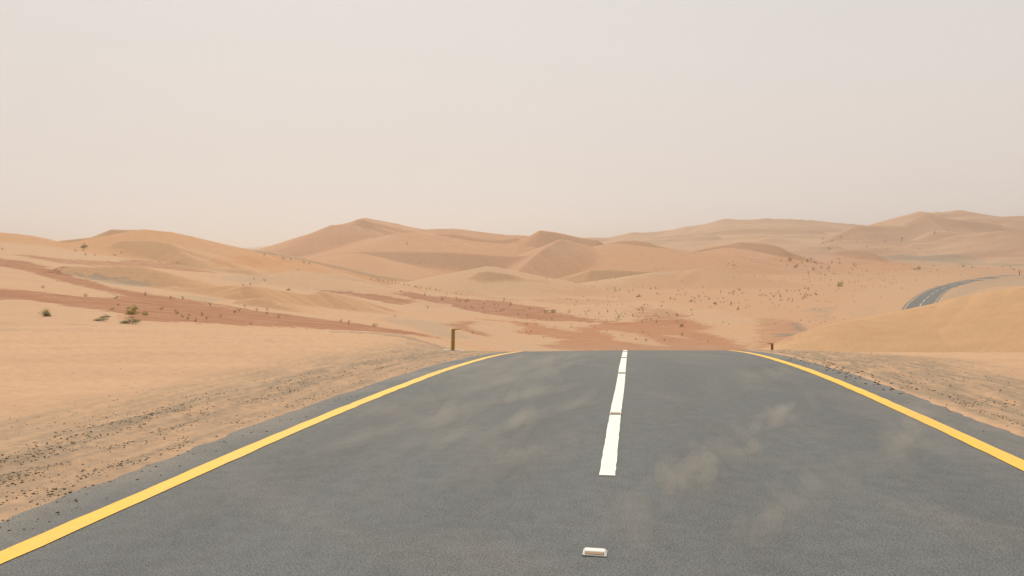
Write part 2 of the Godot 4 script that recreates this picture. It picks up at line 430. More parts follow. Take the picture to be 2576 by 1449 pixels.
	ridge("far_hills", GREY, 0.249, 0.105, 0.249, 0.7, 2.45, [460.4, 980.0, -0.91, 498.8, 980.0, 1.14, 525.5, 980.0, -0.66, 555.1, 980.0, 1.39, 585.4, 980.0, 0.62])
	ridge("far_hills", PALE, 0.445, 0.213, 0.445, 0.7, 2.40, [362.4, 960.0, 10.17, 385.0, 960.0, 11.68, 405.0, 960.0, 12.43, 415.1, 960.0, 10.17])
	ridge("far_hills", PALE, 0.445, 0.213, 0.445, 0.7, 2.35, [401.6, 940.0, 7.05, 421.7, 940.0, 7.79, 443.4, 940.0, 5.09])
	ridge("right_dune", TAN, 0.554, 0.231, 0.554, 0.7, 2.00, [190.8, 800.0, 5.41, 214.1, 800.0, 10.21, 235.0, 800.0, 14.39, 242.1, 800.0, 15.02, 266.4, 800.0, 12.51, 281.9, 800.0, 9.17])
	ridge("right_dune", TAN, 0.194, 0.213, 0.249, 0.7, 1.94, [197.4, 775.0, 4.08, 214.4, 775.0, 7.92, 226.1, 775.0, 8.13, 234.7, 775.0, 4.89, 242.4, 775.0, 1.24])
	ridge("great_dune", TAN, 0.306, 0.364, 0.306, 0.7, 2.00, [-160.8, 800.0, 38.36, -154.9, 800.0, 39.82, -141.2, 800.0, 37.53, -120.3, 800.0, 34.03, -104.1, 800.0, 30.57, -91.1, 800.0, 28.36, -64.5, 800.0, 28.28, -47.2, 800.0, 27.11, -19.2, 800.0, 24.11, 0.0, 800.0, 22.44, 19.2, 800.0, 21.52, 46.8, 800.0, 18.35])
	ridge("great_dune", TAN, 0.649, 0.213, 0.649, 0.7, 1.91, [-186.0, 776.0, 31.60, -173.2, 775.0, 32.78, -160.6, 773.0, 34.95, -156.1, 771.0, 37.43, -152.5, 769.0, 37.14, -145.0, 765.0, 32.37, -133.8, 758.0, 28.54, -119.9, 750.0, 24.74, -109.7, 742.0, 22.75])
	ridge("great_dune", TAN, 0.445, 0.488, 0.445, 0.7, 1.84, [-231.4, 735.0, 2.42, -211.7, 735.0, 15.27, -202.4, 735.0, 19.10, -186.2, 735.0, 24.09, -176.2, 735.0, 29.64, -165.0, 735.0, 30.59, -150.8, 735.0, 29.25, -137.4, 735.0, 25.43, -124.0, 735.0, 20.06, -116.4, 735.0, 17.76])
	ridge("great_dune", TAN, 0.577, 0.249, 0.577, 0.7, 1.85, [-73.6, 742.0, 22.17, -61.2, 742.0, 22.17, -50.4, 742.0, 21.01, -37.2, 742.0, 17.92, -21.3, 742.0, 15.98, -11.6, 742.0, 15.90, 4.7, 742.0, 17.92])
	ridge("great_dune", TAN, 0.268, 0.176, 0.268, 0.7, 1.75, [-140.2, 700.0, 5.30, -123.7, 700.0, 11.52, -114.1, 700.0, 18.09, -103.6, 700.0, 21.38, -88.5, 700.0, 21.38, -60.0, 700.0, 17.73, -31.5, 700.0, 13.89, -5.1, 700.0, 11.52, 4.4, 700.0, 11.88])
	ridge("great_dune", TAN, 0.601, 0.488, 0.601, 0.7, 1.82, [-3.1, 730.0, 10.80, 12.2, 730.0, 16.32, 21.7, 730.0, 20.70, 27.6, 730.0, 24.35, 40.4, 730.0, 22.60, 50.7, 730.0, 21.08, 67.5, 730.0, 17.58, 80.9, 730.0, 16.13])
	ridge("great_dune", TAN, 0.231, 0.213, 0.249, 0.7, 1.73, [60.3, 690.0, 1.65, 74.3, 690.0, 8.86, 84.0, 690.0, 10.66, 93.1, 690.0, 11.59, 108.2, 690.0, 10.12, 126.3, 690.0, 8.32, 154.8, 690.0, 4.89, 179.0, 690.0, 3.63, 209.0, 690.0, 0.39])
	ridge("great_dune", TAN, 0.554, 0.141, 0.554, 0.7, 1.90, [96.1, 760.0, 13.16, 108.0, 760.0, 14.94, 123.9, 760.0, 15.14, 137.8, 760.0, 13.55])
	ridge("great_dune", TAN, 0.488, 0.404, 0.488, 0.7, 1.57, [3.8, 560.0, -11.53, 9.1, 580.0, -6.39, 20.1, 610.0, 2.29, 30.6, 630.0, 9.38, 41.8, 650.0, 14.71, 49.9, 658.0, 13.67, 58.2, 668.0, 11.59, 71.1, 680.0, 8.75])
	ridge("great_dune", TAN, 0.577, 0.249, 0.577, 0.7, 1.53, [-137.6, 612.0, 2.16, -121.6, 612.0, 4.21, -108.2, 612.0, 4.08, -84.2, 612.0, 4.46, -57.6, 612.0, 3.82, -30.7, 612.0, 2.22, 0.0, 612.0, 0.56, 18.6, 612.0, 1.65])
	ridge("great_dune", TAN, 0.213, 0.287, 0.249, 0.7, 1.47, [-158.9, 610.0, -3.13, -136.1, 605.0, 1.33, -121.8, 600.0, 2.75, -113.0, 595.0, 1.65, -96.6, 590.0, -2.36, -80.1, 582.0, -6.42, -58.7, 572.0, -11.22, -36.1, 560.0, -16.81])
	ridge("great_dune", OLIVE, 0.601, 0.249, 0.601, 0.7, 1.30, [47.4, 520.0, -11.14, 54.4, 520.0, -8.96, 63.4, 520.0, -8.66, 77.0, 520.0, -8.96, 90.7, 520.0, -9.88, 98.6, 520.0, -10.27])
	ridge("great_dune", SAND, 0.176, 0.158, 0.249, 0.7, 1.17, [62.7, 460.0, -16.77, 73.1, 465.0, -12.95, 80.0, 470.0, -11.02, 91.0, 475.0, -9.28, 107.8, 480.0, -8.77, 119.6, 480.0, -7.14, 127.3, 475.0, -8.46, 141.0, 465.0, -10.88, 149.9, 455.0, -13.83])
	ridge("left_dune", OLIVE, 0.625, 0.249, 0.625, 0.7, 1.20, [-286.7, 480.0, 10.17, -263.6, 480.0, 12.67, -252.3, 480.0, 17.55, -243.7, 480.0, 17.18, -231.9, 480.0, 17.18])
	ridge("left_dune", ORANGE, 0.194, 0.249, 0.249, 0.7, 1.10, [-387.8, 440.0, 20.01, -330.4, 440.0, 17.26, -296.0, 440.0, 14.28, -286.9, 440.0, 13.59, -277.0, 440.0, 12.21, -267.0, 440.0, 10.29])
	ridge("left_dune", ORANGE, 0.231, 0.325, 0.249, 0.7, 1.04, [-244.2, 400.0, 8.12, -231.0, 410.0, 8.11, -223.4, 415.0, 9.66, -216.8, 420.0, 12.39, -209.1, 425.0, 15.29, -205.3, 425.0, 15.62, -190.7, 425.0, 14.18, -178.4, 422.0, 11.78, -166.6, 420.0, 9.10, -153.5, 420.0, 6.04, -140.3, 418.0, 2.74, -128.2, 416.0, 0.78, -114.4, 414.0, -1.81, -94.5, 412.0, -6.11])
	ridge("left_dune", ORANGE, 0.176, 0.249, 0.249, 0.7, 0.95, [-255.9, 380.0, 4.92, -247.9, 380.0, 6.61, -239.3, 380.0, 7.60, -230.0, 380.0, 7.20, -218.1, 380.0, 6.41, -213.2, 380.0, 6.01])
	ridge("left_dune", OLIVE, 0.510, 0.287, 0.510, 0.7, 0.93, [-198.8, 385.0, 8.48, -190.7, 384.0, 8.77, -178.3, 380.0, 8.39, -167.7, 374.0, 6.92, -159.2, 366.0, 4.52, -154.8, 358.0, 2.02, -153.5, 350.0, -0.91])
	ridge("long_ridge", SAND, 0.577, 0.249, 0.577, 0.7, 1.19, [-163.5, 452.0, 6.02, -156.6, 455.0, 4.62, -144.8, 460.0, 3.09, -129.3, 470.0, -0.56, -108.0, 480.0, -5.76, -84.7, 490.0, -11.94, -60.2, 500.0, -15.70, -35.2, 505.0, -17.17])
	ridge("long_ridge", SAND, 0.176, 0.249, 0.249, 0.7, 1.07, [-29.5, 430.0, -14.44, -25.5, 430.0, -11.85, -19.8, 430.0, -8.47, -14.2, 430.0, -5.10, -11.3, 430.0, -5.10, -5.9, 430.0, -6.38, 0.0, 430.0, -8.25, 14.9, 430.0, -10.88, 30.0, 430.0, -13.14, 45.1, 430.0, -15.91, 56.3, 430.0, -17.04])
	ridge("long_ridge", OLIVE, 0.577, 0.287, 0.577, 0.7, 0.99, [-17.3, 397.0, -7.49, -13.1, 397.0, -6.97, -6.2, 397.0, -7.84, -0.6, 397.0, -8.74, 4.8, 397.0, -10.82, 8.7, 397.0, -11.44, 17.3, 397.0, -12.00])
	ridge("sand_hump", SAND, 0.158, 0.249, 0.249, 0.7, 0.75, [-97.8, 300.0, -8.79, -93.0, 300.0, -6.43, -85.4, 300.0, -4.74, -80.0, 300.0, -5.41, -67.6, 300.0, -6.20])
	ridge("sand_hump", OLIVE, 0.404, 0.287, 0.404, 0.7, 0.86, [-136.9, 345.0, -5.03, -131.5, 345.0, -4.85, -125.0, 345.0, -5.10, -119.6, 345.0, -5.39, -117.0, 345.0, -6.11])
	ridge("sand_hump", OLIVE, 0.364, 0.249, 0.364, 0.7, 0.42, [-75.6, 168.0, -5.52, -71.2, 168.0, -5.83, -65.3, 168.0, -5.39, -61.4, 168.0, -5.21])
	ridge("sand_hump", OLIVE, 0.445, 0.287, 0.445, 0.7, 0.44, [-60.6, 160.0, -7.82, -58.8, 162.0, -6.41, -57.9, 166.0, -5.08, -55.8, 170.0, -5.69, -52.5, 174.0, -6.69, -49.1, 178.0, -7.67, -46.9, 182.0, -7.79, -46.0, 184.0, -7.25, -44.5, 186.0, -7.61, -42.4, 188.0, -8.35, -40.0, 186.0, -10.05, -38.4, 184.0, -11.18])
	ridge("sand_hump", OLIVE, 0.424, 0.325, 0.424, 0.7, 0.36, [-52.7, 146.0, -7.23, -49.5, 146.0, -6.74, -47.0, 146.0, -6.95, -44.4, 144.0, -7.82, -41.3, 142.0, -9.43])
	ridge("sand_hump", OLIVE, 0.424, 0.287, 0.424, 0.7, 0.44, [-104.8, 176.0, -1.21, -103.5, 176.0, -1.02, -97.7, 177.0, -1.28, -92.1, 178.0, -0.93, -86.1, 178.0, -1.29, -82.5, 176.0, -1.98, -79.8, 172.0, -3.75])
	ridge("near_dune", GOLD, 0.158, 0.625, 0.675, 3, 0.80, [23.0, 66.0, -6.81, 24.4, 67.0, -6.66, 26.9, 69.0, -6.36, 29.6, 72.0, -5.73, 31.4, 74.0, -5.34, 34.0, 76.0, -5.09, 38.0, 79.0, -4.88, 42.6, 82.0, -4.46, 46.7, 84.0, -3.97, 51.3, 86.0, -3.28, 55.5, 87.0, -2.62, 59.4, 88.0, -2.13, 68.9, 90.0, -1.18, 82.5, 92.0, -0.76])
	# sheets of red grains, pale drifts and gravel flats: outlines in x, distance
	patch(VALLEY, 9, 0.8, 0.3, [17.7, 367.1, 46.8, 421.3, 75.3, 460.6, 108.0, 477.5, 188.8, 641.9, 287.1, 781.8, 413.6, 917.2, 522.2, 897.3, 573.6, 835.0, 434.9, 632.9, 224.5, 403.2, 147.6, 283.5, 30.6, 71.7, 27.6, 70.7, 77.9, 242.4, 67.2, 310.9, 40.0, 359.7])
	patch(SAND, 5, 0.75, 0.15, [124.5, 293.0, 159.8, 363.6, 202.1, 439.5, 288.4, 576.2, 375.1, 693.1, 415.0, 712.9, 410.9, 680.2, 333.7, 577.1, 220.2, 406.4, 144.4, 277.4, 129.1, 260.9, 111.5, 242.1, 95.3, 222.8, 100.0, 237.2])
	patch(GRAVEL, 0.6, 0.22, 0.5, [-28.6, 41.4, -24.9, 42.0, -18.5, 37.0, -16.5, 33.1, -19.9, 32.7, -23.1, 33.4])
	patch(GRAVEL, 0.4, 0.25, 0.5, [-17.2, 24.9, -15.9, 24.7, -15.5, 24.1, -16.7, 24.1])
	patch(GRAVEL, 0.4, 0.25, 0.4, [-47.9, 70.8, -45.7, 69.7, -42.4, 65.8, -42.3, 62.5])
	patch(RED, 1.6, 1.0, 0.25, [-161.5, 225.9, -151.3, 224.5, -143.9, 224.9, -127.4, 207.0, -102.1, 172.3, -92.9, 166.2, -80.7, 153.7, -71.2, 147.1, -61.8, 141.7, -55.9, 138.9, -47.7, 131.9, -41.4, 127.8, -42.6, 131.0, -37.9, 130.4, -33.1, 128.8, -26.8, 128.2, -19.7, 127.6, -16.0, 132.9, -12.9, 138.6, -12.8, 135.6, -18.2, 108.3, -23.2, 98.1, -27.3, 93.7, -30.5, 84.9, -31.1, 85.9, -33.8, 83.9, -35.6, 80.3, -38.4, 79.2, -40.7, 80.5, -46.5, 89.2, -50.8, 94.2, -54.4, 95.1, -59.1, 98.7, -64.6, 101.8, -67.3, 99.6, -70.8, 98.9, -84.0, 117.3, -80.8, 119.7, -76.0, 119.9, -69.6, 117.3, -66.8, 116.9, -65.7, 118.9, -64.2, 122.3, -67.8, 131.9, -72.9, 137.1, -81.4, 143.9, -92.8, 154.7, -104.7, 167.0, -117.4, 179.5, -125.2, 185.8, -132.6, 185.5])
	patch(RED, 3, 0.8, 0.5, [-167.3, 256.1, -168.5, 266.3, -157.3, 259.7, -156.2, 276.5, -159.4, 304.2, -176.5, 355.2, -166.5, 354.6, -153.3, 346.4, -140.1, 337.3, -128.5, 331.0, -122.6, 315.9, -129.3, 301.4, -142.0, 302.3, -144.8, 283.5, -137.9, 250.1, -140.9, 237.9, -150.6, 243.2])
	patch(RED, 3, 0.95, 0.2, [-71.6, 266.7, -62.8, 266.3, -53.9, 267.1, -44.8, 267.1, -33.4, 263.4, -38.1, 247.0, -46.3, 255.3, -58.3, 262.2, -66.0, 264.6])
	patch(RED, 3, 0.95, 0.25, [-42.2, 273.9, -33.7, 338.9, -19.2, 327.9, -2.3, 322.3, -0.4, 316.3, 5.8, 300.4, 11.6, 293.4, 15.3, 272.6, 23.2, 246.3, 31.0, 228.8, 39.5, 223.8, 34.9, 214.2, 23.4, 230.9, 17.2, 232.8, 9.1, 230.2, -0.3, 244.7, -10.7, 252.1, -22.9, 267.1, -32.1, 268.0])
	patch(REDPALE, 2.5, 0.95, 0.12, [-9.5, 225.6, 0.6, 227.7, 9.0, 225.9, 11.5, 215.6, 15.6, 211.6, 20.7, 219.0, 34.4, 230.6, 45.2, 237.9, 55.0, 237.9, 56.8, 213.9, 50.7, 203.8, 52.9, 184.9, 51.8, 167.0, 22.0, 67.3, 47.5, 153.0, 31.5, 154.4, 12.6, 156.2, 8.6, 161.4, 5.7, 166.0, 13.3, 179.2, 7.6, 191.4, 2.4, 192.6, 0.5, 195.3, 3.4, 207.3, -0.3, 225.6, -9.4, 221.7])
	patch(RED, 2, 0.8, 0.2, [-16.0, 185.8, -13.6, 208.3, -6.8, 218.3, -10.4, 201.2, -9.6, 190.5, -5.1, 177.5, -5.9, 172.9, -11.5, 175.6])
	patch(RED, 5, 0.55, 0.5, [46.7, 299.5, 60.2, 276.9, 57.4, 245.5, 45.2, 237.9, 41.3, 254.1])
	patch(RED, 5, 0.35, 0.5, [4.2, 343.7, 28.6, 355.2, 41.1, 338.4, 53.8, 331.0, 29.5, 312.4, 16.6, 311.9])
	patch(RED, 5, 0.3, 0.5, [-30.8, 370.0, -5.3, 353.0, 8.9, 341.6, -0.4, 323.4, -24.4, 350.2])
	patch(RED, 5, 0.5, 0.5, [41.3, 254.1, 58.6, 253.7, 55.6, 227.0, 42.0, 220.7])
	patch(SAND, 1.2, 1, 0.1, [23.0, 204.7, 26.4, 205.4, 32.1, 197.2, 34.0, 180.1, 34.6, 166.0, 30.1, 170.2, 25.2, 177.3, 24.3, 183.2, 25.3, 186.7, 23.8, 197.2])
	patch(SAND, 1.6, 1, 0.2, [7.4, 235.0, 15.5, 230.9, 21.2, 224.2, 22.3, 211.2, 18.2, 214.6, 18.3, 199.0, 13.8, 205.7, 9.6, 213.2, 7.6, 222.8])
	patch(SAND, 1.6, 1, 0.1, [-9.3, 219.3, -4.9, 223.8, -0.3, 220.4, 3.1, 207.0, 0.6, 196.6, -2.8, 188.7, -9.2, 182.3, -11.7, 194.7])
	patch(SAND, 1.2, 0.9, 0.1, [37.6, 193.5, 41.3, 192.3, 44.3, 182.9, 40.5, 186.1])
	patch(SAND, 2, 0.9, 0.2, [57.4, 245.5, 70.0, 263.8, 78.1, 260.9, 68.7, 229.5, 58.4, 220.0, 57.0, 230.2])
	patch(SAND, 2, 0.8, 0.3, [49.7, 205.4, 54.4, 199.7, 54.9, 177.0, 52.9, 170.5, 52.2, 187.0])
	patch(SAND, 1.0, 0.7, 0.5, [-81.8, 150.4, -75.9, 152.5, -66.0, 149.0, -67.3, 143.0, -75.0, 146.7])
	patch(SAND, 1.0, 0.6, 0.6, [-58.8, 139.1, -48.9, 130.2, -41.2, 123.3, -45.4, 125.6, -51.3, 129.6])
	patch(GREY, 1.5, 0.75, 0.4, [-101.0, 172.3, -96.6, 172.9, -92.5, 171.8, -86.3, 171.3, -80.8, 169.4, -78.1, 169.1, -81.0, 167.3, -85.2, 164.4, -90.6, 166.2, -96.4, 170.5])
	patch(GREY, 1.5, 0.5, 0.5, [-68.6, 152.5, -65.7, 157.9, -60.2, 157.1, -56.5, 146.4, -58.7, 141.0, -64.1, 144.6])
	patch(GREY, 4, 0.4, 0.5, [-121.9, 325.4, -115.1, 340.5, -91.9, 282.2, -91.3, 275.6, -90.0, 256.9, -103.8, 273.9])
	patch(GREY, 2, 0.45, 0.5, [-28.8, 164.9, -23.1, 182.3, -17.2, 185.8, -12.2, 168.9, -8.3, 160.6, -13.7, 137.6, -19.9, 149.0, -25.3, 150.6])
	patch(GREY, 2.5, 0.6, 0.5, [102.9, 268.0, 112.6, 285.3, 122.4, 286.2, 106.1, 253.7, 97.1, 229.9, 96.2, 233.9, 102.9, 249.4, 93.1, 232.4, 96.1, 241.7, 105.1, 258.1])
	patch(GREY, 2.5, 0.3, 0.6, [133.9, 286.6, 154.9, 317.8, 121.5, 252.5, 114.0, 244.0])
	patch(GREY, 2.5, 0.3, 0.6, [117.0, 261.8, 134.7, 292.5, 109.6, 240.2, 108.0, 242.4])
	patch(GREY, 4, 0.7, 0.2, [431.2, 925.9, 536.9, 1018.6, 535.5, 965.8, 561.7, 943.4, 598.0, 920.1, 612.4, 908.6, 601.1, 891.7, 568.5, 912.9, 523.1, 943.4, 484.1, 955.3])
	patch(GREY, 2, 0.6, 0.6, [178.4, 319.3, 229.0, 397.6, 316.8, 525.3, 435.9, 684.4, 522.3, 774.5, 576.7, 818.2, 343.7, 487.3, 328.3, 486.5, 294.9, 462.8, 264.8, 429.3, 215.4, 361.9])
	patch(GRAVEL, 0.5, 0.8, 0.3, [-9.5, 35.5, -7.0, 34.0, -4.5, 32.0, -2.5, 30.0, -0.5, 28.6, -0.6, 30.5, -3.0, 33.5, -5.0, 36.0, -7.5, 37.5])
	patch(GRAVEL, 0.4, 0.6, 0.3, [-4.5, 29.0, -3.0, 27.5, -1.2, 26.5, -0.6, 28.0, -1.5, 30.0, -3.2, 31.0])
	patch(GRAVEL, 0.3, 0.4, 0.3, [-10.5, 26.5, -9.5, 26.3, -8.6, 26.4, -8.3, 25.5, -9.2, 25.4, -7.1, 24.7, -8.4, 26.2])
	patch(GRAVEL, 0.15, 0.5, 0.5, [-41.9, 69.8, -40.9, 70.5, -37.6, 68.8, -36.5, 66.8, -39.6, 68.1])
	patch(GRAVEL, 0.35, 0.95, 0.15, [7.5, 27.0, 10.0, 28.0, 13.0, 28.5, 16.0, 28.7, 17.5, 29.7, 16.5, 31.5, 13.5, 32.5, 10.5, 32.0, 8.0, 30.5])
	patch(ORANGEDEEP, 4, 0.6, 0.6, [-139.3, 347.0, -143.5, 383.5, -132.0, 408.9, -123.3, 381.7, -132.7, 354.6])
	patch(ORANGEDEEP, 4, 0.5, 0.6, [-140.5, 392.6, -129.5, 408.3, -118.7, 409.6, -118.7, 390.8, -127.1, 376.4, -131.1, 365.9])
	patch(RED, 2.5, 0.5, 0.6, [79.1, 244.3, 84.1, 239.4, 84.3, 221.0, 26.8, 70.3, 25.9, 73.7, 56.8, 175.1])
	patch(ORANGEDEEP, 6, 0.6, 0.6, [281.1, 788.0, 388.9, 930.2, 473.9, 947.9, 484.0, 900.1, 458.9, 827.2, 380.3, 760.1, 346.3, 777.0, 264.9, 701.8, 239.9, 712.9])
	patch(ROCK, 1.5, 0.9, 0.25, [82.1, 224.9, 83.7, 221.0, 79.1, 204.4, 74.3, 185.2, 67.9, 174.0, 70.0, 188.1, 65.0, 186.4, 66.8, 193.8, 70.8, 195.3, 73.6, 194.1])
	patch(ROCK, 1.0, 0.9, 0.25, [79.6, 204.1, 79.6, 200.0, 76.2, 187.5, 73.3, 182.9, 75.6, 192.6])
	patch(ROCK, 1.0, 0.9, 0.25, [81.1, 201.2, 81.8, 198.1, 77.4, 189.9])


func build_land():
	var azimuths := PackedFloat32Array()
	for i in 781:
		azimuths.append(deg_to_rad(-36.6 + 73.2 * i / 780.0))
	for i in range(1, 100):
		azimuths.append(deg_to_rad(36.6 + 0.5 * i))
	for i in range(0, 38):
		azimuths.append(deg_to_rad(86.6 + 186.8 * i / 37.0))
	for i in range(1, 100):
		azimuths.append(deg_to_rad(273.4 + 0.5 * i))
	var radii := PackedFloat32Array()
	for i in 10:
		radii.append(0.4 * pow(3.6 / 0.4, i / 10.0))
	for i in 250:
		radii.append(1.0 / lerpf(1.0 / 3.6, 1.0 / 58.0, i / 250.0))
	for span in [[58.0, 100.0, 70], [100.0, 900.0, 760], [900.0, 1650.0, 130], [1650.0, 4000.0, 24]]:
		for i in int(span[2]):
			radii.append(span[0] * pow(span[1] / span[0], i / float(span[2])))
	radii.append(4000.0)
	var nc := azimuths.size()
	var nr := radii.size()
	var points := PackedVector3Array()
	var colors := PackedColorArray()
	var groups := PackedInt32Array()
	points.resize(nc * nr)
	colors.resize(nc * nr)
	groups.resize(nc * nr)
	var names := ["ground", "far_hills", "great_dune", "right_dune", "left_dune", "long_ridge", "sand_hump", "near_dune"]
	var out := {}
	var block := 20
	for c0 in range(0, nc, block):
		var c1 := mini(c0 + block, nc)
		for r0 in range(0, nr, block):
			var r1 := mini(r0 + block, nr)
			# what may reach this block
			var corner := PackedVector2Array()
			for a in [azimuths[c0], azimuths[(c0 + c1) / 2], azimuths[c1 - 1]]:
				corner.append(Vector2(sin(a), cos(a)) * radii[r0])
				corner.append(Vector2(sin(a), cos(a)) * radii[r1 - 1])
			var middle := (corner[2] + corner[3]) / 2.0
			var size := 0.0
			for p in corner:
				size = maxf(size, middle.distance_to(p))
			var near_ridges := []
			for r in ridges:
				if middle.distance_to(r.middle) < r.reach + size:
					near_ridges.append(r)
			var near_patches := []
			var box := Rect2(middle, Vector2.ZERO).grow(size)
			for f in patches:
				if box.intersects(f.box):
					near_patches.append(f)
			for c in range(c0, c1):
				var sx := sin(azimuths[c])
				var sd := cos(azimuths[c])
				for r in range(r0, r1):
					var x := sx * radii[r]
					var d := sd * radii[r]
					var h := surface(x, d, near_ridges, out)
					var at := c * nr + r
					points[at] = Vector3(x, h, -d)
					colors[at] = sand_color(x, d, out.q, out.tint, near_patches)
					groups[at] = names.find(out.group)
	var normals := PackedVector3Array()
	normals.resize(nc * nr)
	for c in nc:
		var left := ((c + nc - 1) % nc) * nr
		var right := ((c + 1) % nc) * nr
		for r in nr:
			var v := (points[right + r] - points[left + r]).cross(points[c * nr + mini(r + 1, nr - 1)] - points[c * nr + maxi(r - 1, 0)])
			normals[c * nr + r] = v.normalized() if v.y > 0.0 else -v.normalized()
	var indices := []
	for g in names.size():
		indices.append(PackedInt32Array())
	for c in nc:
		var a := c * nr
		var b := ((c + 1) % nc) * nr
		for r in nr - 1:
			var g := groups[a + r]
			indices[g].append_array(PackedInt32Array([a + r, a + r + 1, b + r, b + r, a + r + 1, b + r + 1]))
	var said := ["desert floor of pale sand with red stripes, from the verges to the horizon", "pale hazy dune range along the right horizon", "great tan dune massif rising behind the middle of the valley", "dark crescent dune below the far hills, right of centre", "orange dune with a dark hollow on the left skyline", "long low sand ridge with small barchan running below the great dune", "olive slip faces of the low barchans left of centre", "golden rippled dune right of the road crest"]
	var m := sand_material()
	for g in names.size():
		if indices[g].is_empty():
			continue
		var map := PackedInt32Array()
		map.resize(nc * nr)
		map.fill(-1)
		var vs := PackedVector3Array()
		var ns := PackedVector3Array()
		var cs := PackedColorArray()
		var order: PackedInt32Array = indices[g]
		for i in order.size():
			var k := order[i]
			if map[k] < 0:
				map[k] = vs.size()
				vs.append(points[k])
				ns.append(normals[k])
				cs.append(colors[k])
			order[i] = map[k]
		var arrays := []
		arrays.resize(Mesh.ARRAY_MAX)
		arrays[Mesh.ARRAY_VERTEX] = vs
		arrays[Mesh.ARRAY_NORMAL] = ns
		arrays[Mesh.ARRAY_COLOR] = cs
		arrays[Mesh.ARRAY_INDEX] = order
		var mesh := ArrayMesh.new()
		mesh.add_surface_from_arrays(Mesh.PRIMITIVE_TRIANGLES, arrays, [], {}, 0)
		structure(mesh_node(names[g], mesh, m), said[g])


# ---------------------------------------------------------------- materials
func noise_image(size: int, seed_: int, low: float, high: float, freq: float, specks := 0.0, speck_low := 0.5, speck_high := 1.6) -> Image:
	var n := FastNoiseLite.new()
	n.seed = seed_
	n.frequency = freq
	n.fractal_octaves = 4
	var im := n.get_seamless_image(size, size)
	im.convert(Image.FORMAT_RGB8)
	var r := RandomNumberGenerator.new()
	r.seed = seed_
	for y in size:
		for x in size:
			var v := lerpf(low, high, im.get_pixel(x, y).r)
			v *= 1.0 + 0.10 * (r.randf() - 0.5)
			if r.randf() < specks:
				v *= speck_low if r.randf() < 0.6 else speck_high
			var s := clampf(Color(v, v, v).linear_to_srgb().r, 0.0, 1.0)
			im.set_pixel(x, y, Color(s, s, s))
	return im


func sand_material() -> StandardMaterial3D:
	var m := StandardMaterial3D.new()
	m.vertex_color_use_as_albedo = true
	m.roughness = 0.95
	m.metallic_specular = 0.15
	m.uv1_triplanar = true
	m.uv1_world_triplanar = true
	m.uv1_scale = Vector3.ONE * 0.37
	m.albedo_texture = ImageTexture.create_from_image(noise_image(512, 5, 0.90, 1.0, 0.03, 0.03, 0.75, 1.0))
	var n := FastNoiseLite.new()
	n.seed = 2
	n.frequency = 0.02
	n.fractal_octaves = 5
	var bump := n.get_seamless_image(512, 512)
	bump.bump_map_to_normal_map(5.0)
	m.normal_enabled = true
	m.normal_texture = ImageTexture.create_from_image(bump)
	m.normal_scale = 0.5
	return m


func asphalt_material() -> StandardMaterial3D:
	var m := StandardMaterial3D.new()
	m.vertex_color_use_as_albedo = true
	m.roughness = 0.9
	m.metallic_specular = 0.3
	m.uv1_triplanar = true
	m.uv1_world_triplanar = true
	m.uv1_scale = Vector3.ONE * 0.45
	# chippings of 4 to 10 mm
	var size := 768
	var im := Image.create(size, size, false, Image.FORMAT_RGB8)
	var grain := FastNoiseLite.new()
	grain.seed = 14
	grain.noise_type = FastNoiseLite.TYPE_CELLULAR
	grain.cellular_return_type = FastNoiseLite.RETURN_CELL_VALUE
	grain.frequency = 0.33
	var cloud := FastNoiseLite.new()
	cloud.seed = 4
	cloud.frequency = 0.012
	var clump := FastNoiseLite.new()
	clump.seed = 44
	clump.frequency = 0.19
	clump.fractal_octaves = 2
	var r := RandomNumberGenerator.new()
	r.seed = 6
	for y in size:
		for x in size:
			var v := 0.70 + 0.20 * grain.get_noise_2d(x, y) + 0.09 * cloud.get_noise_2d(x, y) + 0.42 * clump.get_noise_2d(x, y)
			var g := grain.get_noise_2d(x + 4000.0, y) + 0.6 * clump.get_noise_2d(x * 0.7 + 900.0, y * 0.7)
			if g > 1.12:
				v = 1.0
			elif g < -1.0:
				v *= 0.5
			v *= 1.0 + 0.12 * (r.randf() - 0.5)
			var s := clampf(Color(v, v, v).linear_to_srgb().r, 0.0, 1.0)
			im.set_pixel(x, y, Color(s, s, s))
	m.albedo_texture = ImageTexture.create_from_image(im)
	var bump: Image = im.duplicate()
	bump.bump_map_to_normal_map(2.5)
	m.normal_enabled = true
	m.normal_texture = ImageTexture.create_from_image(bump)
	m.normal_scale = 0.3
	return m


func paint_material(color: Color) -> StandardMaterial3D:
	var m := StandardMaterial3D.new()
	m.albedo_color = color.linear_to_srgb()
	m.roughness = 0.7
	m.metallic_specular = 0.3
	m.uv1_triplanar = true
	m.uv1_world_triplanar = true
	m.uv1_scale = Vector3.ONE * 0.9
	m.albedo_texture = ImageTexture.create_from_image(noise_image(256, 9, 0.90, 1.0, 0.05, 0.02, 0.7, 1.0))
	return m


func plain(color: Color, rough := 0.9) -> StandardMaterial3D:
	var m := StandardMaterial3D.new()
	m.albedo_color = color.linear_to_srgb()
	m.roughness = rough
	m.metallic_specular = 0.25
	return m


# ---------------------------------------------------------------- the road
## A point on the road at distance d along the centre line, q metres right of it.
func on_road(d: float, q: float, up := 0.0) -> Vector3:
	var s := road_slope(d)
	var l := sqrt(1.0 + s * s)
	q *= widening(d)
	var at := d - q * s / l
	return Vector3(road_x(d) + q / l, road_h(at) + crossfall(q, at) + up, -at)


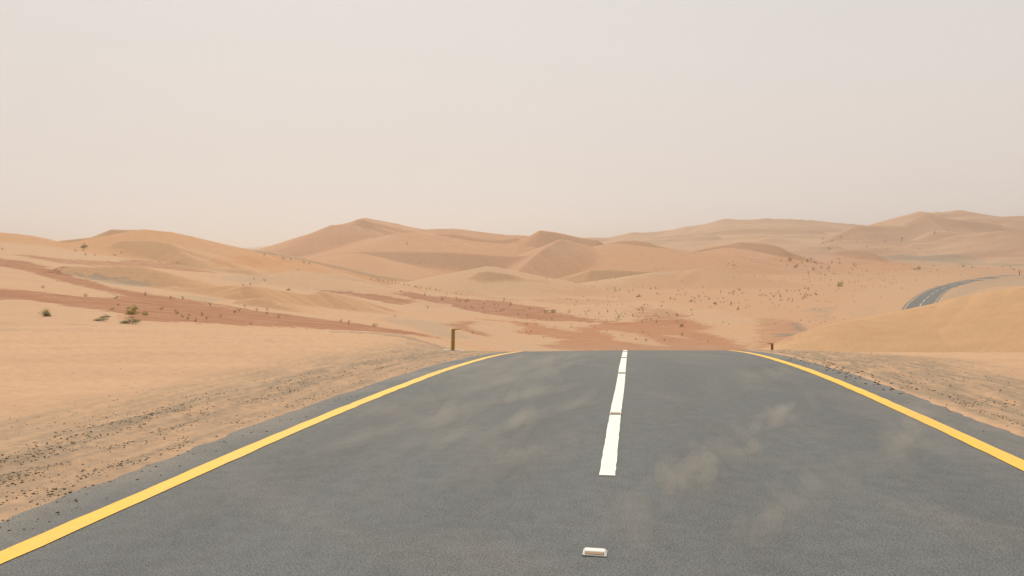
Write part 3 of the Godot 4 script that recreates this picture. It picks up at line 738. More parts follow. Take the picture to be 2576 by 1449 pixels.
func ribbon(stations: PackedFloat32Array, lanes: PackedFloat32Array, up: float, color: Callable, rag := 0.0) -> ArrayMesh:
	var vs := PackedVector3Array()
	var cs := PackedColorArray()
	var order := PackedInt32Array()
	var w := lanes.size()
	for i in stations.size():
		for j in w:
			var q := lanes[j]
			if rag > 0.0 and (j == 0 or j == w - 1):
				q += rag * fine_noise.get_noise_2d(stations[i] * 9.0, q * 3.0)
			vs.append(on_road(stations[i], q, up))
			cs.append(color.call(stations[i], q))
	for i in stations.size() - 1:
		for j in w - 1:
			var a := i * w + j
			order.append_array(PackedInt32Array([a, a + w, a + 1, a + 1, a + w, a + w + 1]))
	var arrays := []
	arrays.resize(Mesh.ARRAY_MAX)
	arrays[Mesh.ARRAY_VERTEX] = vs
	arrays[Mesh.ARRAY_COLOR] = cs
	arrays[Mesh.ARRAY_INDEX] = order
	var rough := ArrayMesh.new()
	rough.add_surface_from_arrays(Mesh.PRIMITIVE_TRIANGLES, arrays)
	var st := SurfaceTool.new()
	st.create_from(rough, 0)
	st.generate_normals()
	return st.commit()


func stations_between(a: float, b: float, fine: float) -> PackedFloat32Array:
	var s := PackedFloat32Array()
	var d := a
	while d < b - fine * 0.3:
		s.append(d)
		d += fine if d > 2.0 and d < 34.0 else (maxf(fine, 0.5) if d < 60.0 else 2.0)
	s.append(b)
	return s


func dust(d: float, q: float) -> float:
	# a film of sand left by the wind: thin tongues that run across the lanes, thicker at the edges
	var v := 0.0
	var x := road_x(d) + q
	var n := mid_noise.get_noise_2d((x + 0.55 * d) * 0.5, (d - 0.55 * x) * 0.22)
	v += 0.35 * smooth(0.12, 0.55, n) * (0.7 + 0.5 * soft_noise.get_noise_2d(x * 1.3, d * 0.8))
	v += 0.16 * smooth(0.0, 0.5, soft_noise.get_noise_2d(x * 0.25, d * 0.12 + 30.0))
	v += 0.75 * smooth(3.6, 4.5, absf(q) + 0.3 * fine_noise.get_noise_2d(d * 0.7, q) + 0.12 * fine_noise.get_noise_2d(d * 4.0, q * 5.0))
	v += 0.14 * smooth(10.0, 27.0, d)
	return clampf(v, 0.0, 0.9)


func asphalt_color(d: float, q: float) -> Color:
	var c := Color(0.196, 0.202, 0.202)
	c *= 1.0 + 0.05 * soft_noise.get_noise_2d(q * 0.5, d * 0.12)
	# wheel tracks rubbed a little darker
	for t in [-2.75, -1.0, 1.0, 2.75]:
		c *= 1.0 - 0.05 * exp(-pow((q - t) / 0.35, 2.0))
	return c.lerp(Color(0.50, 0.41, 0.32), 0.36 * dust(d, q))


func build_road():
	var lanes := PackedFloat32Array()
	for j in 45:
		lanes.append(-4.75 + 9.5 * j / 44.0)
	var road := Node3D.new()
	road.name = "road"
	add_child(road)
	structure(road, "grey two-lane asphalt road with yellow edge lines, over the crest and round the bend beyond")
	mesh_node("asphalt", ribbon(stations_between(-40, 1240, 0.16), lanes, 0.0, asphalt_color), asphalt_material(), road)
	var paint := paint_material(Color.WHITE)
	paint.vertex_color_use_as_albedo = true
	# paint rubbed thin in places, dusted with sand, and half buried on the far stretch
	var yellow := func(d, q): return Color(0.88, 0.53, 0.09).lerp(Color(0.62, 0.45, 0.28), clampf(0.25 * dust(d, q) + 0.10 * fine_noise.get_noise_2d(d * 2.3, q * 9.0) + 0.30 * smooth(16.0, 30.0, d) + 0.45 * smooth(90.0, 200.0, d), 0.0, 1.0))
	var white := func(d, q): return Color(0.86, 0.85, 0.78).lerp(Color(0.60, 0.48, 0.36), clampf(0.12 * dust(d, q) + 0.10 * fine_noise.get_noise_2d(d * 2.0, q * 14.0), 0.0, 1.0))
	for q in [-3.65, 3.65]:
		mesh_node("yellow_edge_line", ribbon(stations_between(-40, 1240, 0.25), PackedFloat32Array([q - 0.098, q - 0.04, q + 0.04, q + 0.098]), 0.006, yellow, 0.012), paint, road)
	var dashes := [[-24.0, -9.0], [6.30, 34.0], [50.0, 65.0], [80.0, 95.0]]
	for s in [[296, 309], [321, 336], [346, 362], [377, 395], [410, 428], [443, 462], [486, 510], [530, 585], [625, 690], [720, 800]]:
		dashes.append([float(s[0]), float(s[1])])
	for s in dashes:
		var w := 0.068 if s[0] < 200.0 else 0.09
		mesh_node("white_centre_dash", ribbon(stations_between(s[0], s[1], 0.12), PackedFloat32Array([-w, -w * 0.4, w * 0.4, w]), 0.006 if s[0] < 200.0 else 0.03, white, 0.005), paint, road)


func box_mesh(corners: Array) -> ArrayMesh:
	# eight corners: bottom four, then top four, each round in the same sense
	var st := SurfaceTool.new()
	st.begin(Mesh.PRIMITIVE_TRIANGLES)
	var middle := Vector3.ZERO
	for p in corners:
		middle += p / 8.0
	st.set_smooth_group(-1)
	for f in [[0, 1, 2, 3], [4, 5, 6, 7], [0, 1, 5, 4], [1, 2, 6, 5], [2, 3, 7, 6], [3, 0, 4, 7]]:
		add_quad(st, corners[f[0]], corners[f[1]], corners[f[2]], corners[f[3]], middle)
	st.generate_normals()
	return st.commit()


func add_quad(st: SurfaceTool, a: Vector3, b: Vector3, c: Vector3, d: Vector3, middle: Vector3):
	var n := (b - a).cross(c - a)
	if n.dot((a + c) / 2.0 - middle) > 0.0:   # front faces run clockwise
		for p in [a, c, b, a, d, c]:
			st.add_vertex(p)
	else:
		for p in [a, b, c, a, c, d]:
			st.add_vertex(p)


func slab(w0: float, l0: float, w1: float, l1: float, y0: float, y1: float, shift := Vector3.ZERO) -> ArrayMesh:
	var c := []
	for l in [[w0, l0, y0], [w1, l1, y1]]:
		for s in [[-1, -1], [1, -1], [1, 1], [-1, 1]]:
			c.append(Vector3(s[0] * l[0] / 2.0, l[2], s[1] * l[1] / 2.0) + shift)
	return box_mesh(c)


func build_studs():
	var body := plain(Color(0.78, 0.75, 0.70), 0.45)
	var rim := plain(Color(0.20, 0.17, 0.14), 0.7)
	var lens := plain(Color(0.62, 0.42, 0.24), 0.3)
	var root := Node3D.new()
	root.name = numbered("road_stud")
	add_child(root)
	mesh_node("foot", slab(0.150, 0.106, 0.146, 0.100, 0.0, 0.005), rim, root)
	mesh_node("body", slab(0.144, 0.100, 0.116, 0.050, 0.005, 0.024), body, root)
	# the reflectors lie in the two sloping faces, each in a dark rim
	for s in [1.0, -1.0]:
		var face := Node3D.new()
		var rim_mesh := mesh_node("reflector", slab(0.112, 0.0185, 0.100, 0.0165, 0.0, 0.0022), rim, root)
		face.free()
		rim_mesh.position = Vector3(0, 0.0143, s * 0.0378)
		rim_mesh.rotation.x = s * atan2(0.019, 0.025)
		var pane := mesh_node("lens", slab(0.104, 0.0150, 0.094, 0.0135, 0.0022, 0.0034), lens, rim_mesh)
		pane.position = Vector3.ZERO
	tag(root, "white ceramic road stud alone on bare asphalt, nearest to the camera", "road stud", "road studs along the centre line")
	var spots := [4.49, 9.30, 14.15, 18.9, 23.7]
	var labels := ["", "white road stud across the white centre line, nearest of those on the line", "white road stud on the centre line, second from its near end", "white road stud on the centre line, third from its near end", "white road stud on the centre line where it bends over the crest"]
	for i in spots.size():
		var o: Node3D = root
		if i > 0:
			o = root.duplicate()
			o.name = numbered("road_stud")
			add_child(o)
			o.set_meta("label", labels[i])
		var d: float = spots[i]
		var p := on_road(d, 0.0, 0.0015 if i == 0 else 0.0075)
		var q := on_road(d + 0.1, 0.0, 0.0015 if i == 0 else 0.0075)
		var z := (p - q).normalized()
		var x := Vector3.UP.cross(z).normalized()
		o.transform = Transform3D(Basis(x, z.cross(x), z), p)


# ---------------------------------------------------------------- marker posts
func rock_mesh(seed_: int, flat: float) -> ArrayMesh:
	var r := RandomNumberGenerator.new()
	r.seed = seed_
	var s := SphereMesh.new()
	s.radius = 0.5
	s.height = 1.0
	s.radial_segments = 7
	s.rings = 4
	var a := s.get_mesh_arrays()
	var v: PackedVector3Array = a[Mesh.ARRAY_VERTEX]
	var moved := {}
	for i in v.size():
		var key := Vector3i(v[i] * 1000.0)
		if not moved.has(key):
			moved[key] = v[i] * r.randf_range(0.72, 1.15)
		v[i] = moved[key] * Vector3(1, flat, 1)
	a[Mesh.ARRAY_VERTEX] = v
	var m := ArrayMesh.new()
	m.add_surface_from_arrays(Mesh.PRIMITIVE_TRIANGLES, a)
	var st := SurfaceTool.new()
	st.create_from(m, 0)
	st.deindex()
	st.set_smooth_group(-1)
	var tool := MeshDataTool.new()
	var flat_mesh := st.commit()
	tool.create_from_surface(flat_mesh, 0)
	for f in tool.get_face_count():
		var n := -tool.get_face_normal(f) if tool.get_face_normal(f).dot(tool.get_vertex(tool.get_face_vertex(f, 0))) < 0.0 else tool.get_face_normal(f)
		for k in 3:
			tool.set_vertex_normal(tool.get_face_vertex(f, k), n)
	var done := ArrayMesh.new()
	tool.commit_to_surface(done)
	return done


func wood_material(color: Color) -> StandardMaterial3D:
	var m := plain(color, 0.85)
	m.uv1_triplanar = true
	m.uv1_scale = Vector3(22, 3, 22)
	m.albedo_texture = ImageTexture.create_from_image(noise_image(256, 31, 0.55, 1.0, 0.03, 0.05, 0.7, 1.0))
	return m


func marker_post(at: Vector3, tall: float, wide: float, arm: float, way: float, lean: float, color: Color, label: String, footing: bool):
	var root := Node3D.new()
	root.name = numbered("marker_post")
	add_child(root)
	root.position = at
	root.rotation.z = lean
	tag(root, label, "marker post", "marker posts at the road crest")
	var wood := wood_material(color)
	# the post stands turned, with one edge towards the road
	var post := mesh_node("post", slab(wide, wide * 0.8, wide * 0.94, wide * 0.78, -0.25, tall - 0.055), wood, root)
	post.rotation.y = -0.35 * way
	# a cap that runs out to one side, thick at the post and thin at its tip
	var b := -wide * 0.52
	var e := wide * 0.52 + arm
	var c := []
	for p in [[b, tall - 0.055, tall], [e, tall - 0.012, tall + 0.006]]:
		for z in [-1.0, 1.0]:
			c.append(Vector3(p[0] * way, p[1], z * wide * 0.5))
			c.append(Vector3(p[0] * way, p[2], z * wide * 0.5))
	mesh_node("cap", box_mesh([c[0], c[4], c[6], c[2], c[1], c[5], c[7], c[3]]), wood, root)
	if footing:
		var tip := mesh_node("cap_tip", slab(0.075, 0.03, 0.07, 0.02, 0.0, 0.006), wood, root)
		tip.position = Vector3((e + 0.03) * way, tall + 0.004, 0.0)
		tip.rotation.z = 0.35 * way
		var concrete := plain(Color(0.72, 0.64, 0.58), 0.95)
		var r := RandomNumberGenerator.new()
		r.seed = 5
		for i in 13:
			var lump := mesh_node("concrete_lump", rock_mesh(40 + i % 4, 0.45), concrete, root)
			var f := -0.34 + 0.68 * i / 12.0
			lump.position = Vector3(f + r.randf_range(-0.03, 0.03), 0.015, r.randf_range(-0.12, 0.14))
			lump.scale = Vector3(r.randf_range(0.08, 0.17), r.randf_range(0.07, 0.12), r.randf_range(0.08, 0.14))
			lump.rotation.y = r.randf() * TAU


func build_posts():
	var x := -2.19
	var d := 28.0
	marker_post(Vector3(x, height_at(x, d), -d), 0.80, 0.108, 0.20, 1.0, -0.02, Color(0.46, 0.29, 0.075), "yellow-brown post with arm to the right, in broken white concrete left of the road", true)
	x = 13.78
	d = 40.0
	marker_post(Vector3(x, height_at(x, d), -d), 0.71, 0.105, 0.20, -1.0, 0.03, Color(0.34, 0.17, 0.06), "brown post with arm to the left, half hidden behind the road crest", false)
	x = 480.0
	d = 718.0
	var pole := mesh_node("delineator_pole", slab(0.55, 0.4, 0.5, 0.4, -0.5, 3.6), plain(Color(0.05, 0.05, 0.05)))
	pole.position = Vector3(x, height_at(x, d), -d)
	tag(pole, "thin dark pole standing beyond the far road at the right margin", "pole")


# ---------------------------------------------------------------- chippings on the verges
func build_gravel():
	var stone := rock_mesh(7, 0.6)
	var spots := []
	var r := RandomNumberGenerator.new()
	r.seed = 77
	for i in 30000:
		var left := r.randf() < 0.5
		var d := 1.0 / lerpf(1.0 / 4.2, 1.0 / 33.0, r.randf())
		var q: float
		var big := 1.0
		if left:
			var k := r.randf()
			if k < 0.46:
				q = -5.85 + 0.36 * r.randfn() - 0.25 * fine_noise.get_noise_2d(d * 0.2, 1.0)
				big = 1.1
			elif k < 0.66:
				q = -5.2 + 0.14 * r.randfn()
			elif k < 0.8:
				q = -4.5 + 0.14 * r.randfn()
				big = 1.1
			else:
				q = -4.4 - 3.2 * r.randf() * r.randf() - 1.0 * r.randf()
				big = 0.8
			if fine_noise.get_noise_2d(d * 0.8, q * 1.6) < -0.25 + 0.3 * r.randf():
				continue
		else:
			var k := r.randf()
			q = 4.5 + 0.25 * absf(r.randfn()) if k < 0.25 else (5.2 + 0.3 * r.randfn() if k < 0.5 else 4.5 + 3.6 * r.randf())
			if fine_noise.get_noise_2d(d * 0.6, q * 2.4) < -0.25 + 0.3 * r.randf():
				continue
		var size := big * (0.005 + 0.016 * pow(r.randf(), 4.0)) * (1.0 + d * 0.012)
		spots.append([d, q, size])
	for i in 420:   # single stones out on the sand
		var d := 1.0 / lerpf(1.0 / 5.0, 1.0 / 36.0, r.randf())
		spots.append([d, -7.0 - 9.0 * r.randf() * r.randf(), 0.008 + 0.016 * r.randf() * r.randf()])
	for i in 150:   # crumbs on the asphalt
		var d := 1.0 / lerpf(1.0 / 4.2, 1.0 / 30.0, r.randf())
		spots.append([d, (3.9 + 0.5 * r.randf()) * (-1.0 if r.randf() < 0.6 else 1.0), 0.010 + 0.014 * r.randf()])
	for i in 110:   # the scatter of black crumbs beside the right line
		spots.append([16.0 + 2.2 * r.randfn(), 4.25 + 0.16 * r.randfn(), 0.02 + 0.03 * r.randf()])
	var mm := MultiMesh.new()
	mm.transform_format = MultiMesh.TRANSFORM_3D
	mm.use_colors = true
	mm.mesh = stone
	mm.instance_count = spots.size()
	for i in spots.size():
		var s = spots[i]
		var p := on_road(s[0], s[1])
		p.y = maxf(height_at(p.x, -p.z), p.y if absf(s[1]) < 4.6 else -100.0) + s[2] * 0.12
		var b := Basis(Vector3.UP, r.randf() * TAU).scaled(Vector3.ONE * s[2])
		b = b * Basis.from_scale(Vector3(r.randf_range(0.8, 1.7), r.randf_range(0.6, 1.1), r.randf_range(0.8, 1.2)))
		mm.set_instance_transform(i, Transform3D(b, p))
		var t := r.randf()
		mm.set_instance_color(i, Color(0.09, 0.06, 0.04).lerp(Color(0.26, 0.21, 0.15), t * t))
	var o := MultiMeshInstance3D.new()
	o.name = "gravel"
	o.multimesh = mm
	var m := plain(Color.WHITE, 0.95)
	m.vertex_color_use_as_albedo = true
	o.material_override = m
	add_child(o)
	o.set_meta("kind", "stuff")
	o.set_meta("label", "dark chippings strewn along both road verges")


# ---------------------------------------------------------------- plants
func blade(st: SurfaceTool, foot: Vector3, tip: Vector3, bend: Vector3, width: float, color: Color, steps := 3):
	var side := (tip - foot).cross(Vector3(rng.randf() - 0.5, 0.3, rng.randf() - 0.5)).normalized() * width
	var last := []
	for i in steps + 1:
		var t := float(i) / steps
		var p := foot.lerp(tip, t) + bend * (t * t)
		var w := side * (1.0 - 0.9 * t)
		var row := [p - w, p + w]
		if i > 0:
			st.set_color(color)
			for q in [last[0], last[1], row[0], row[0], last[1], row[1]]:
				st.add_vertex(q)
		last = row


func leaf(st: SurfaceTool, at: Vector3, size: float, color: Color):
	var a := Vector3(rng.randfn(), rng.randfn(), rng.randfn()).normalized()
	var b := a.cross(Vector3(rng.randfn(), rng.randfn(), rng.randfn())).normalized()
	st.set_color(color)
	for q in [at - b * size * 0.4, at + a * size, at + b * size * 0.4, at - b * size * 0.4, at + b * size * 0.4, at - a * size * 0.6]:
		st.add_vertex(q)


func leafy_material() -> StandardMaterial3D:
	var m := StandardMaterial3D.new()
	m.vertex_color_use_as_albedo = true
	m.roughness = 0.8
	m.metallic_specular = 0.2
	m.backlight_enabled = true
	m.backlight = Color(0.8, 0.8, 0.6)
	m.cull_mode = BaseMaterial3D.CULL_DISABLED
	return m


func begin() -> SurfaceTool:
	var st := SurfaceTool.new()
	st.begin(Mesh.PRIMITIVE_TRIANGLES)
	st.set_smooth_group(-1)
	return st


func finish(st: SurfaceTool) -> ArrayMesh:
	st.generate_normals()
	return st.commit()


## Unit-sized plants: one metre wide and high, foot at the origin.
func make_plants():
	var m := leafy_material()
	for kind in ["green_bush", "low_shrub", "dry_shrub", "grass_tussock"]:
		var root := Node3D.new()
		root.name = kind
		var stems := begin()
		var leaves := begin()
		var clumps := []
		match kind:
			"green_bush":
				for i in 26:
					var a := rng.randf() * TAU
					var r := 0.42 * sqrt(rng.randf())
					clumps.append(Vector3(cos(a) * r, rng.randf_range(0.06, 0.95) * (1.0 - 0.8 * r), sin(a) * r))
				clumps.append(Vector3(0.08, 0.86, 0))
				for c in clumps:
					blade(stems, Vector3(c.x * 0.15, -0.03, c.z * 0.15), c, Vector3.ZERO, 0.012, Color(0.14, 0.11, 0.06), 2)
					for k in 46:
						var p: Vector3 = c + Vector3(rng.randfn(), rng.randfn() * 0.8, rng.randfn()) * 0.075
						if p.y > 0.0:
							leaf(leaves, p, 0.042 * rng.randf_range(0.7, 1.3), Color(0.23, 0.24, 0.03).lerp(Color(0.38, 0.35, 0.06), rng.randf()) )
			"low_shrub":
				for i in 34:
					var x := rng.randf_range(-0.45, 0.45)
					clumps.append(Vector3(x, (0.95 - 1.5 * absf(x - 0.05)) * rng.randf_range(0.1, 1.0) + 0.05, rng.randf_range(-0.22, 0.22)))
				for c in clumps:
					blade(stems, Vector3(c.x * 0.6 - 0.05, -0.03, c.z * 0.5), c, Vector3.ZERO, 0.008, Color(0.13, 0.11, 0.06), 2)
					for k in 26:
						var p: Vector3 = c + Vector3(rng.randfn() * 0.08, rng.randfn() * 0.10, rng.randfn() * 0.06)
						if p.y > 0.0:
							blade(leaves, p, p + Vector3(-0.10 + 0.03 * rng.randfn(), 0.06 + 0.04 * rng.randfn(), 0.03 * rng.randfn()), Vector3.ZERO, 0.012, Color(0.13, 0.14, 0.05).lerp(Color(0.28, 0.26, 0.14), rng.randf()), 1)
			"dry_shrub":
				for i in 12:
					var a := rng.randf() * TAU
					var r := 0.38 * sqrt(rng.randf())
					clumps.append(Vector3(cos(a) * r, rng.randf_range(0.08, 0.85) * (1.0 - 0.6 * r), sin(a) * r))
				for c in clumps:
					blade(stems, Vector3(c.x * 0.2, -0.04, c.z * 0.2), c * 1.15, Vector3(0.03, 0, 0), 0.016, Color(0.085, 0.065, 0.04), 2)
					for k in 13:
						var p: Vector3 = c + Vector3(rng.randfn(), rng.randfn(), rng.randfn()) * 0.08
						if p.y > 0.0:
							leaf(leaves, p, 0.055, Color(0.10, 0.09, 0.045).lerp(Color(0.20, 0.175, 0.09), rng.randf()))
			"grass_tussock":
				for i in 150:
					var f := Vector3(0.20 + 0.10 * rng.randfn(), -0.02, 0.10 * rng.randfn())
					var t := Vector3(-0.95 * rng.randf() * rng.randf() + 0.05 * rng.randfn(), 0.0, 0.22 * rng.randfn())
					t.y = rng.randf_range(0.45, 1.0) * (1.0 - 0.35 * absf(t.x))
					blade(leaves, f, f + t * Vector3(0.8, 1, 1), Vector3(-0.03, -0.08, 0), 0.011, Color(0.15, 0.15, 0.06).lerp(Color(0.36, 0.32, 0.21), rng.randf()), 3)
				for i in 22:
					var f := Vector3(0.24 + 0.06 * rng.randfn(), -0.03, 0.06 * rng.randfn())
					blade(stems, f, f + Vector3(0.03 * rng.randfn(), 0.4 * rng.randf(), 0.03 * rng.randfn()), Vector3.ZERO, 0.02, Color(0.10, 0.105, 0.03), 1)
		# twigs and leaves too small to pick apart in the photograph
		mesh_node("stems", finish(stems), m, root).set_meta("kind", "stuff")
		mesh_node("foliage", finish(leaves), m, root).set_meta("kind", "stuff")
		proto[kind] = root
	# far plants of a few pixels: one mesh, three variants
	for v in 3:
		var st := begin()
		for i in 7:
			var c := Vector3(rng.randf_range(-0.35, 0.35), rng.randf_range(0.2, 0.8), rng.randf_range(-0.35, 0.35))
			blade(st, Vector3(c.x * 0.2, -0.05, c.z * 0.2), c, Vector3.ZERO, 0.03, Color(0.09, 0.07, 0.045), 1)
			for k in 6:
				leaf(st, c + Vector3(rng.randfn(), rng.randfn(), rng.randfn()) * 0.1, 0.11, Color(0.075, 0.062, 0.036).lerp(Color(0.14, 0.12, 0.06), rng.randf()))
		proto["small_%d" % v] = finish(st)
	proto.leafy = m


func plant(kind: String, x: float, d: float, wide: float, tall: float, label: String):
	var o: Node3D = proto[kind].duplicate()
	o.name = numbered(kind)
	add_child(o)
	o.position = Vector3(x, height_at(x, d) + 0.02, -d)
	o.rotation.y = rng.randf_range(-0.3, 0.3) if kind in ["low_shrub", "grass_tussock"] else rng.randf() * TAU
	o.scale = Vector3(wide * 1.05, tall * 1.1, wide * 1.05)
	tag(o, label, "grass" if kind == "grass_tussock" else "shrub")


func plants(label: String, group: String, spots: Array):
	for i in spots.size() / 4:
		var x: float = spots[4 * i]
		var d: float = spots[4 * i + 1]
		var o := mesh_node("desert_shrub", proto["small_%d" % (i % 3)], proto.leafy)
		o.position = Vector3(x, height_at(x, d), -d)
		o.rotation.y = rng.randf() * TAU
		o.scale = Vector3(spots[4 * i + 2], spots[4 * i + 3], spots[4 * i + 2]) * rng.randf_range(1.1, 1.5)
		tag(o, label, "shrub", group)


func build_plants():
	make_plants()
	plant("green_bush", -45.17, 90.14, 1.56, 1.13, "large bright green bush on the red sand slope, tallest plant left of the road")
	plant("green_bush", -43.49, 89.72, 0.80, 0.52, "small yellow-green bush just right of the large bright green bush")
	plant("low_shrub", -36.62, 72.74, 1.75, 0.57, "long low dark green shrub bent over at the edge of the pale sand plain")
	plant("grass_tussock", -48.26, 78.17, 1.39, 0.98, "fan of upright grey-green grass blades growing alone on pale sand at far left")
	plant("low_shrub", -40.81, 75.17, 1.38, 0.31, "flat pale olive shrub, lower of a pair left of the long dark shrub")
	plant("low_shrub", -42.87, 79.90, 0.96, 0.29, "small flat olive shrub, upper of a pair left of the long dark shrub")
	plant("dry_shrub", -66.50, 118.18, 0.80, 0.68, "round dark olive shrub on pale sand above the left red stripe")
	plant("dry_shrub", -63.12, 120.79, 1.08, 0.57, "low dark green shrub on the pale sand tongue above the large bright green bush")
	plant("dry_shrub", -67.33, 139.07, 0.73, 0.87, "thin upright dry shrub on the upper edge of the red stripe")
	plant("dry_shrub", -43.52, 98.40, 0.77, 0.77, "tall straggly grey shrub with a dark foot, right of the bright green bushes")
	plant("dry_shrub", -50.48, 95.66, 0.65, 0.45, "grey-green shrub on the red sand left of the large bright green bush")
	plant("dry_shrub", -55.07, 105.91, 0.44, 0.44, "small dark shrub above and left of the large bright green bush")
	plant("dry_shrub", -23.00, 126.60, 1.33, 0.73, "olive straggly shrub on sand left of the left marker post")
	plant("dry_shrub", -35.50, 84.93, 0.49, 0.49, "rounded brown-green shrub lowest of the cluster on the red sand")
	plant("dry_shrub", -31.03, 90.00, 0.57, 0.28, "flat dark shrub at the lower rim of the red stripe")
	plant("dry_shrub", -43.11, 133.52, 0.63, 0.70, "upright shrub at the foot of the olive slip face, centre left")
	plant("dry_shrub", -48.21, 136.70, 0.50, 0.72, "narrow upright shrub on the crest of the red stripe")
	plant("low_shrub", -210.75, 374.62, 3.53, 1.77, "olive bush on the crest of the pale hump before the left dune")
	plant("low_shrub", -73.68, 250.14, 1.31, 0.65, "low dark shrub alone on the pale sand between the slip faces")
	plant("dry_shrub", -112.10, 409.58, 1.93, 1.29, "dark shrub pair on the long ridge below the great dune")
	plant("green_bush", 14.58, 269.66, 2.12, 1.13, "bright green bush on the valley floor, centre of the picture")
	plant("green_bush", 76.42, 323.36, 1.52, 1.02, "green bush in the valley among grey dots, left of the bend of the far road")
	plant("green_bush", 82.31, 306.60, 1.44, 1.12, "green-brown bush in the valley, right of the smaller green one")
	plant("green_bush", 48.22, 214.90, 1.24, 0.90, "green bush on red sand just beyond the road crest")
	plant("low_shrub", 60.26, 360.24, 2.07, 1.13, "wide olive shrub on the valley sand right of centre")
	plant("green_bush", 264.02, 721.85, 3.78, 3.02, "green bush high on the orange slope under the far hills")
	plant("green_bush", 200.77, 464.22, 3.65, 3.16, "largest green bush on the slope left of the far road")
	plant("green_bush", 436.87, 815.60, 3.84, 3.84, "light green bush just above the bend of the far road")
	plant("green_bush", 430.24, 810.51, 4.24, 1.70, "low green shrub touching the light green bush above the bend")
	plant("dry_shrub", 612.31, 1103.29, 3.47, 8.09, "tall dark upright shrub alone on the far right hill")
	plant("dry_shrub", 544.78, 815.60, 3.84, 2.14, "low dark shrub beyond the far road at the right margin")
	plant("dry_shrub", 182.99, 643.90, 2.70, 1.69, "dark rounded shrub in the row across the orange hump")
	plant("dry_shrub", 186.85, 639.88, 3.35, 2.01, "last and largest dark shrub of the row across the orange hump")
	plant("dry_shrub", 484.68, 1152.73, 5.43, 2.41, "wide dark shrub on the pale far slope")
	plant("dry_shrub", 29.86, 182.04, 0.76, 0.57, "olive shrub on the sand island beyond the road crest")
	plant("dry_shrub", 7.81, 185.78, 0.68, 0.39, "brown shrub on the pale sand island beyond the left end of the crest")
	plant("dry_shrub", -72.45, 595.42, 1.25, 1.25, "single dark dot of a shrub on the great dune face")
	plant("dry_shrub", -9.11, 173.96, 0.64, 0.64, "olive shrub just right of the left marker post top")
	plants("small dark shrub dotted on the red stripe left of the road", "shrubs on the left red stripe", [-62.0, 137.8, 0.58, 0.50, -61.0, 140.6, 0.59, 0.52, -51.3, 128.8, 0.54, 0.47, -40.9, 96.0, 0.40, 0.35, -39.4, 90.8, 0.38, 0.33, -37.5, 87.5, 0.37, 0.32, -40.5, 99.0, 0.41, 0.36, -38.4, 99.6, 0.42, 0.37, -41.7, 113.8, 0.48, 0.42, -48.5, 104.8, 0.44, 0.38, -43.7, 129.4, 0.54, 0.47, -79.3, 128.2, 0.54, 0.47, -39.3, 121.6, 0.51, 0.45, -28.3, 125.2, 0.52, 0.46, -26.6, 123.1, 0.52, 0.45, -43.9, 121.9, 0.51, 0.45, -37.2, 92.3, 0.39, 0.34, -35.4, 114.7, 0.48, 0.42])
	plants("small dark shrub on the pale hump before the left dune", "shrubs on the left hump", [-206.8, 366.5, 1.15, 0.77, -184.0, 327.9, 1.03, 0.69, -185.3, 337.8, 1.06, 0.71, -189.4, 362.5, 1.14, 0.76, -189.3, 368.2, 1.16, 0.77, -195.0, 290.7, 0.91, 0.61, -207.2, 360.8, 1.13, 0.76])
	plants("small dark shrub in the line along the long ridge under the great dune", "shrubs along the long ridge", [-109.1, 408.3, 1.07, 0.86, -120.0, 412.2, 1.08, 0.86, -124.1, 410.9, 1.08, 0.86, -122.8, 410.2, 1.07, 0.86, -109.7, 388.4, 1.02, 0.81, -133.9, 410.9, 1.08, 0.86, -75.4, 405.8, 1.06, 0.85, -72.3, 407.0, 1.07, 0.85, -71.0, 407.0, 1.07, 0.85, -69.0, 407.0, 1.07, 0.85, -66.6, 407.7, 1.07, 0.85, -64.6, 408.9, 1.07, 0.86, -62.8, 408.3, 1.07, 0.86, -60.9, 406.4, 1.06, 0.85, -56.5, 397.0, 1.04, 0.83, -53.4, 392.0, 1.03, 0.82, -49.2, 384.7, 1.01, 0.81, -48.0, 383.5, 1.00, 0.80, -45.8, 380.5, 1.00, 0.80, -42.6, 377.0, 0.99, 0.79, -40.7, 375.8, 0.98, 0.79, -37.5, 372.3, 0.97, 0.78, -35.4, 369.4, 0.97, 0.77, -30.9, 360.2, 0.94, 0.75, -26.7, 360.8, 0.94, 0.76, -24.3, 358.0, 0.94, 0.75])
	plants("small dark shrub on the sand between the pale slip faces", "shrubs among the slip faces", [-41.2, 281.3, 0.88, 0.74, -27.5, 178.1, 0.56, 0.47, -27.3, 245.9, 0.77, 0.64, -90.8, 278.7, 0.88, 0.73, -96.1, 283.1, 0.89, 0.74, -87.5, 253.7, 0.80, 0.66, -86.4, 243.6, 0.77, 0.64, -91.2, 658.2, 2.07, 1.72])
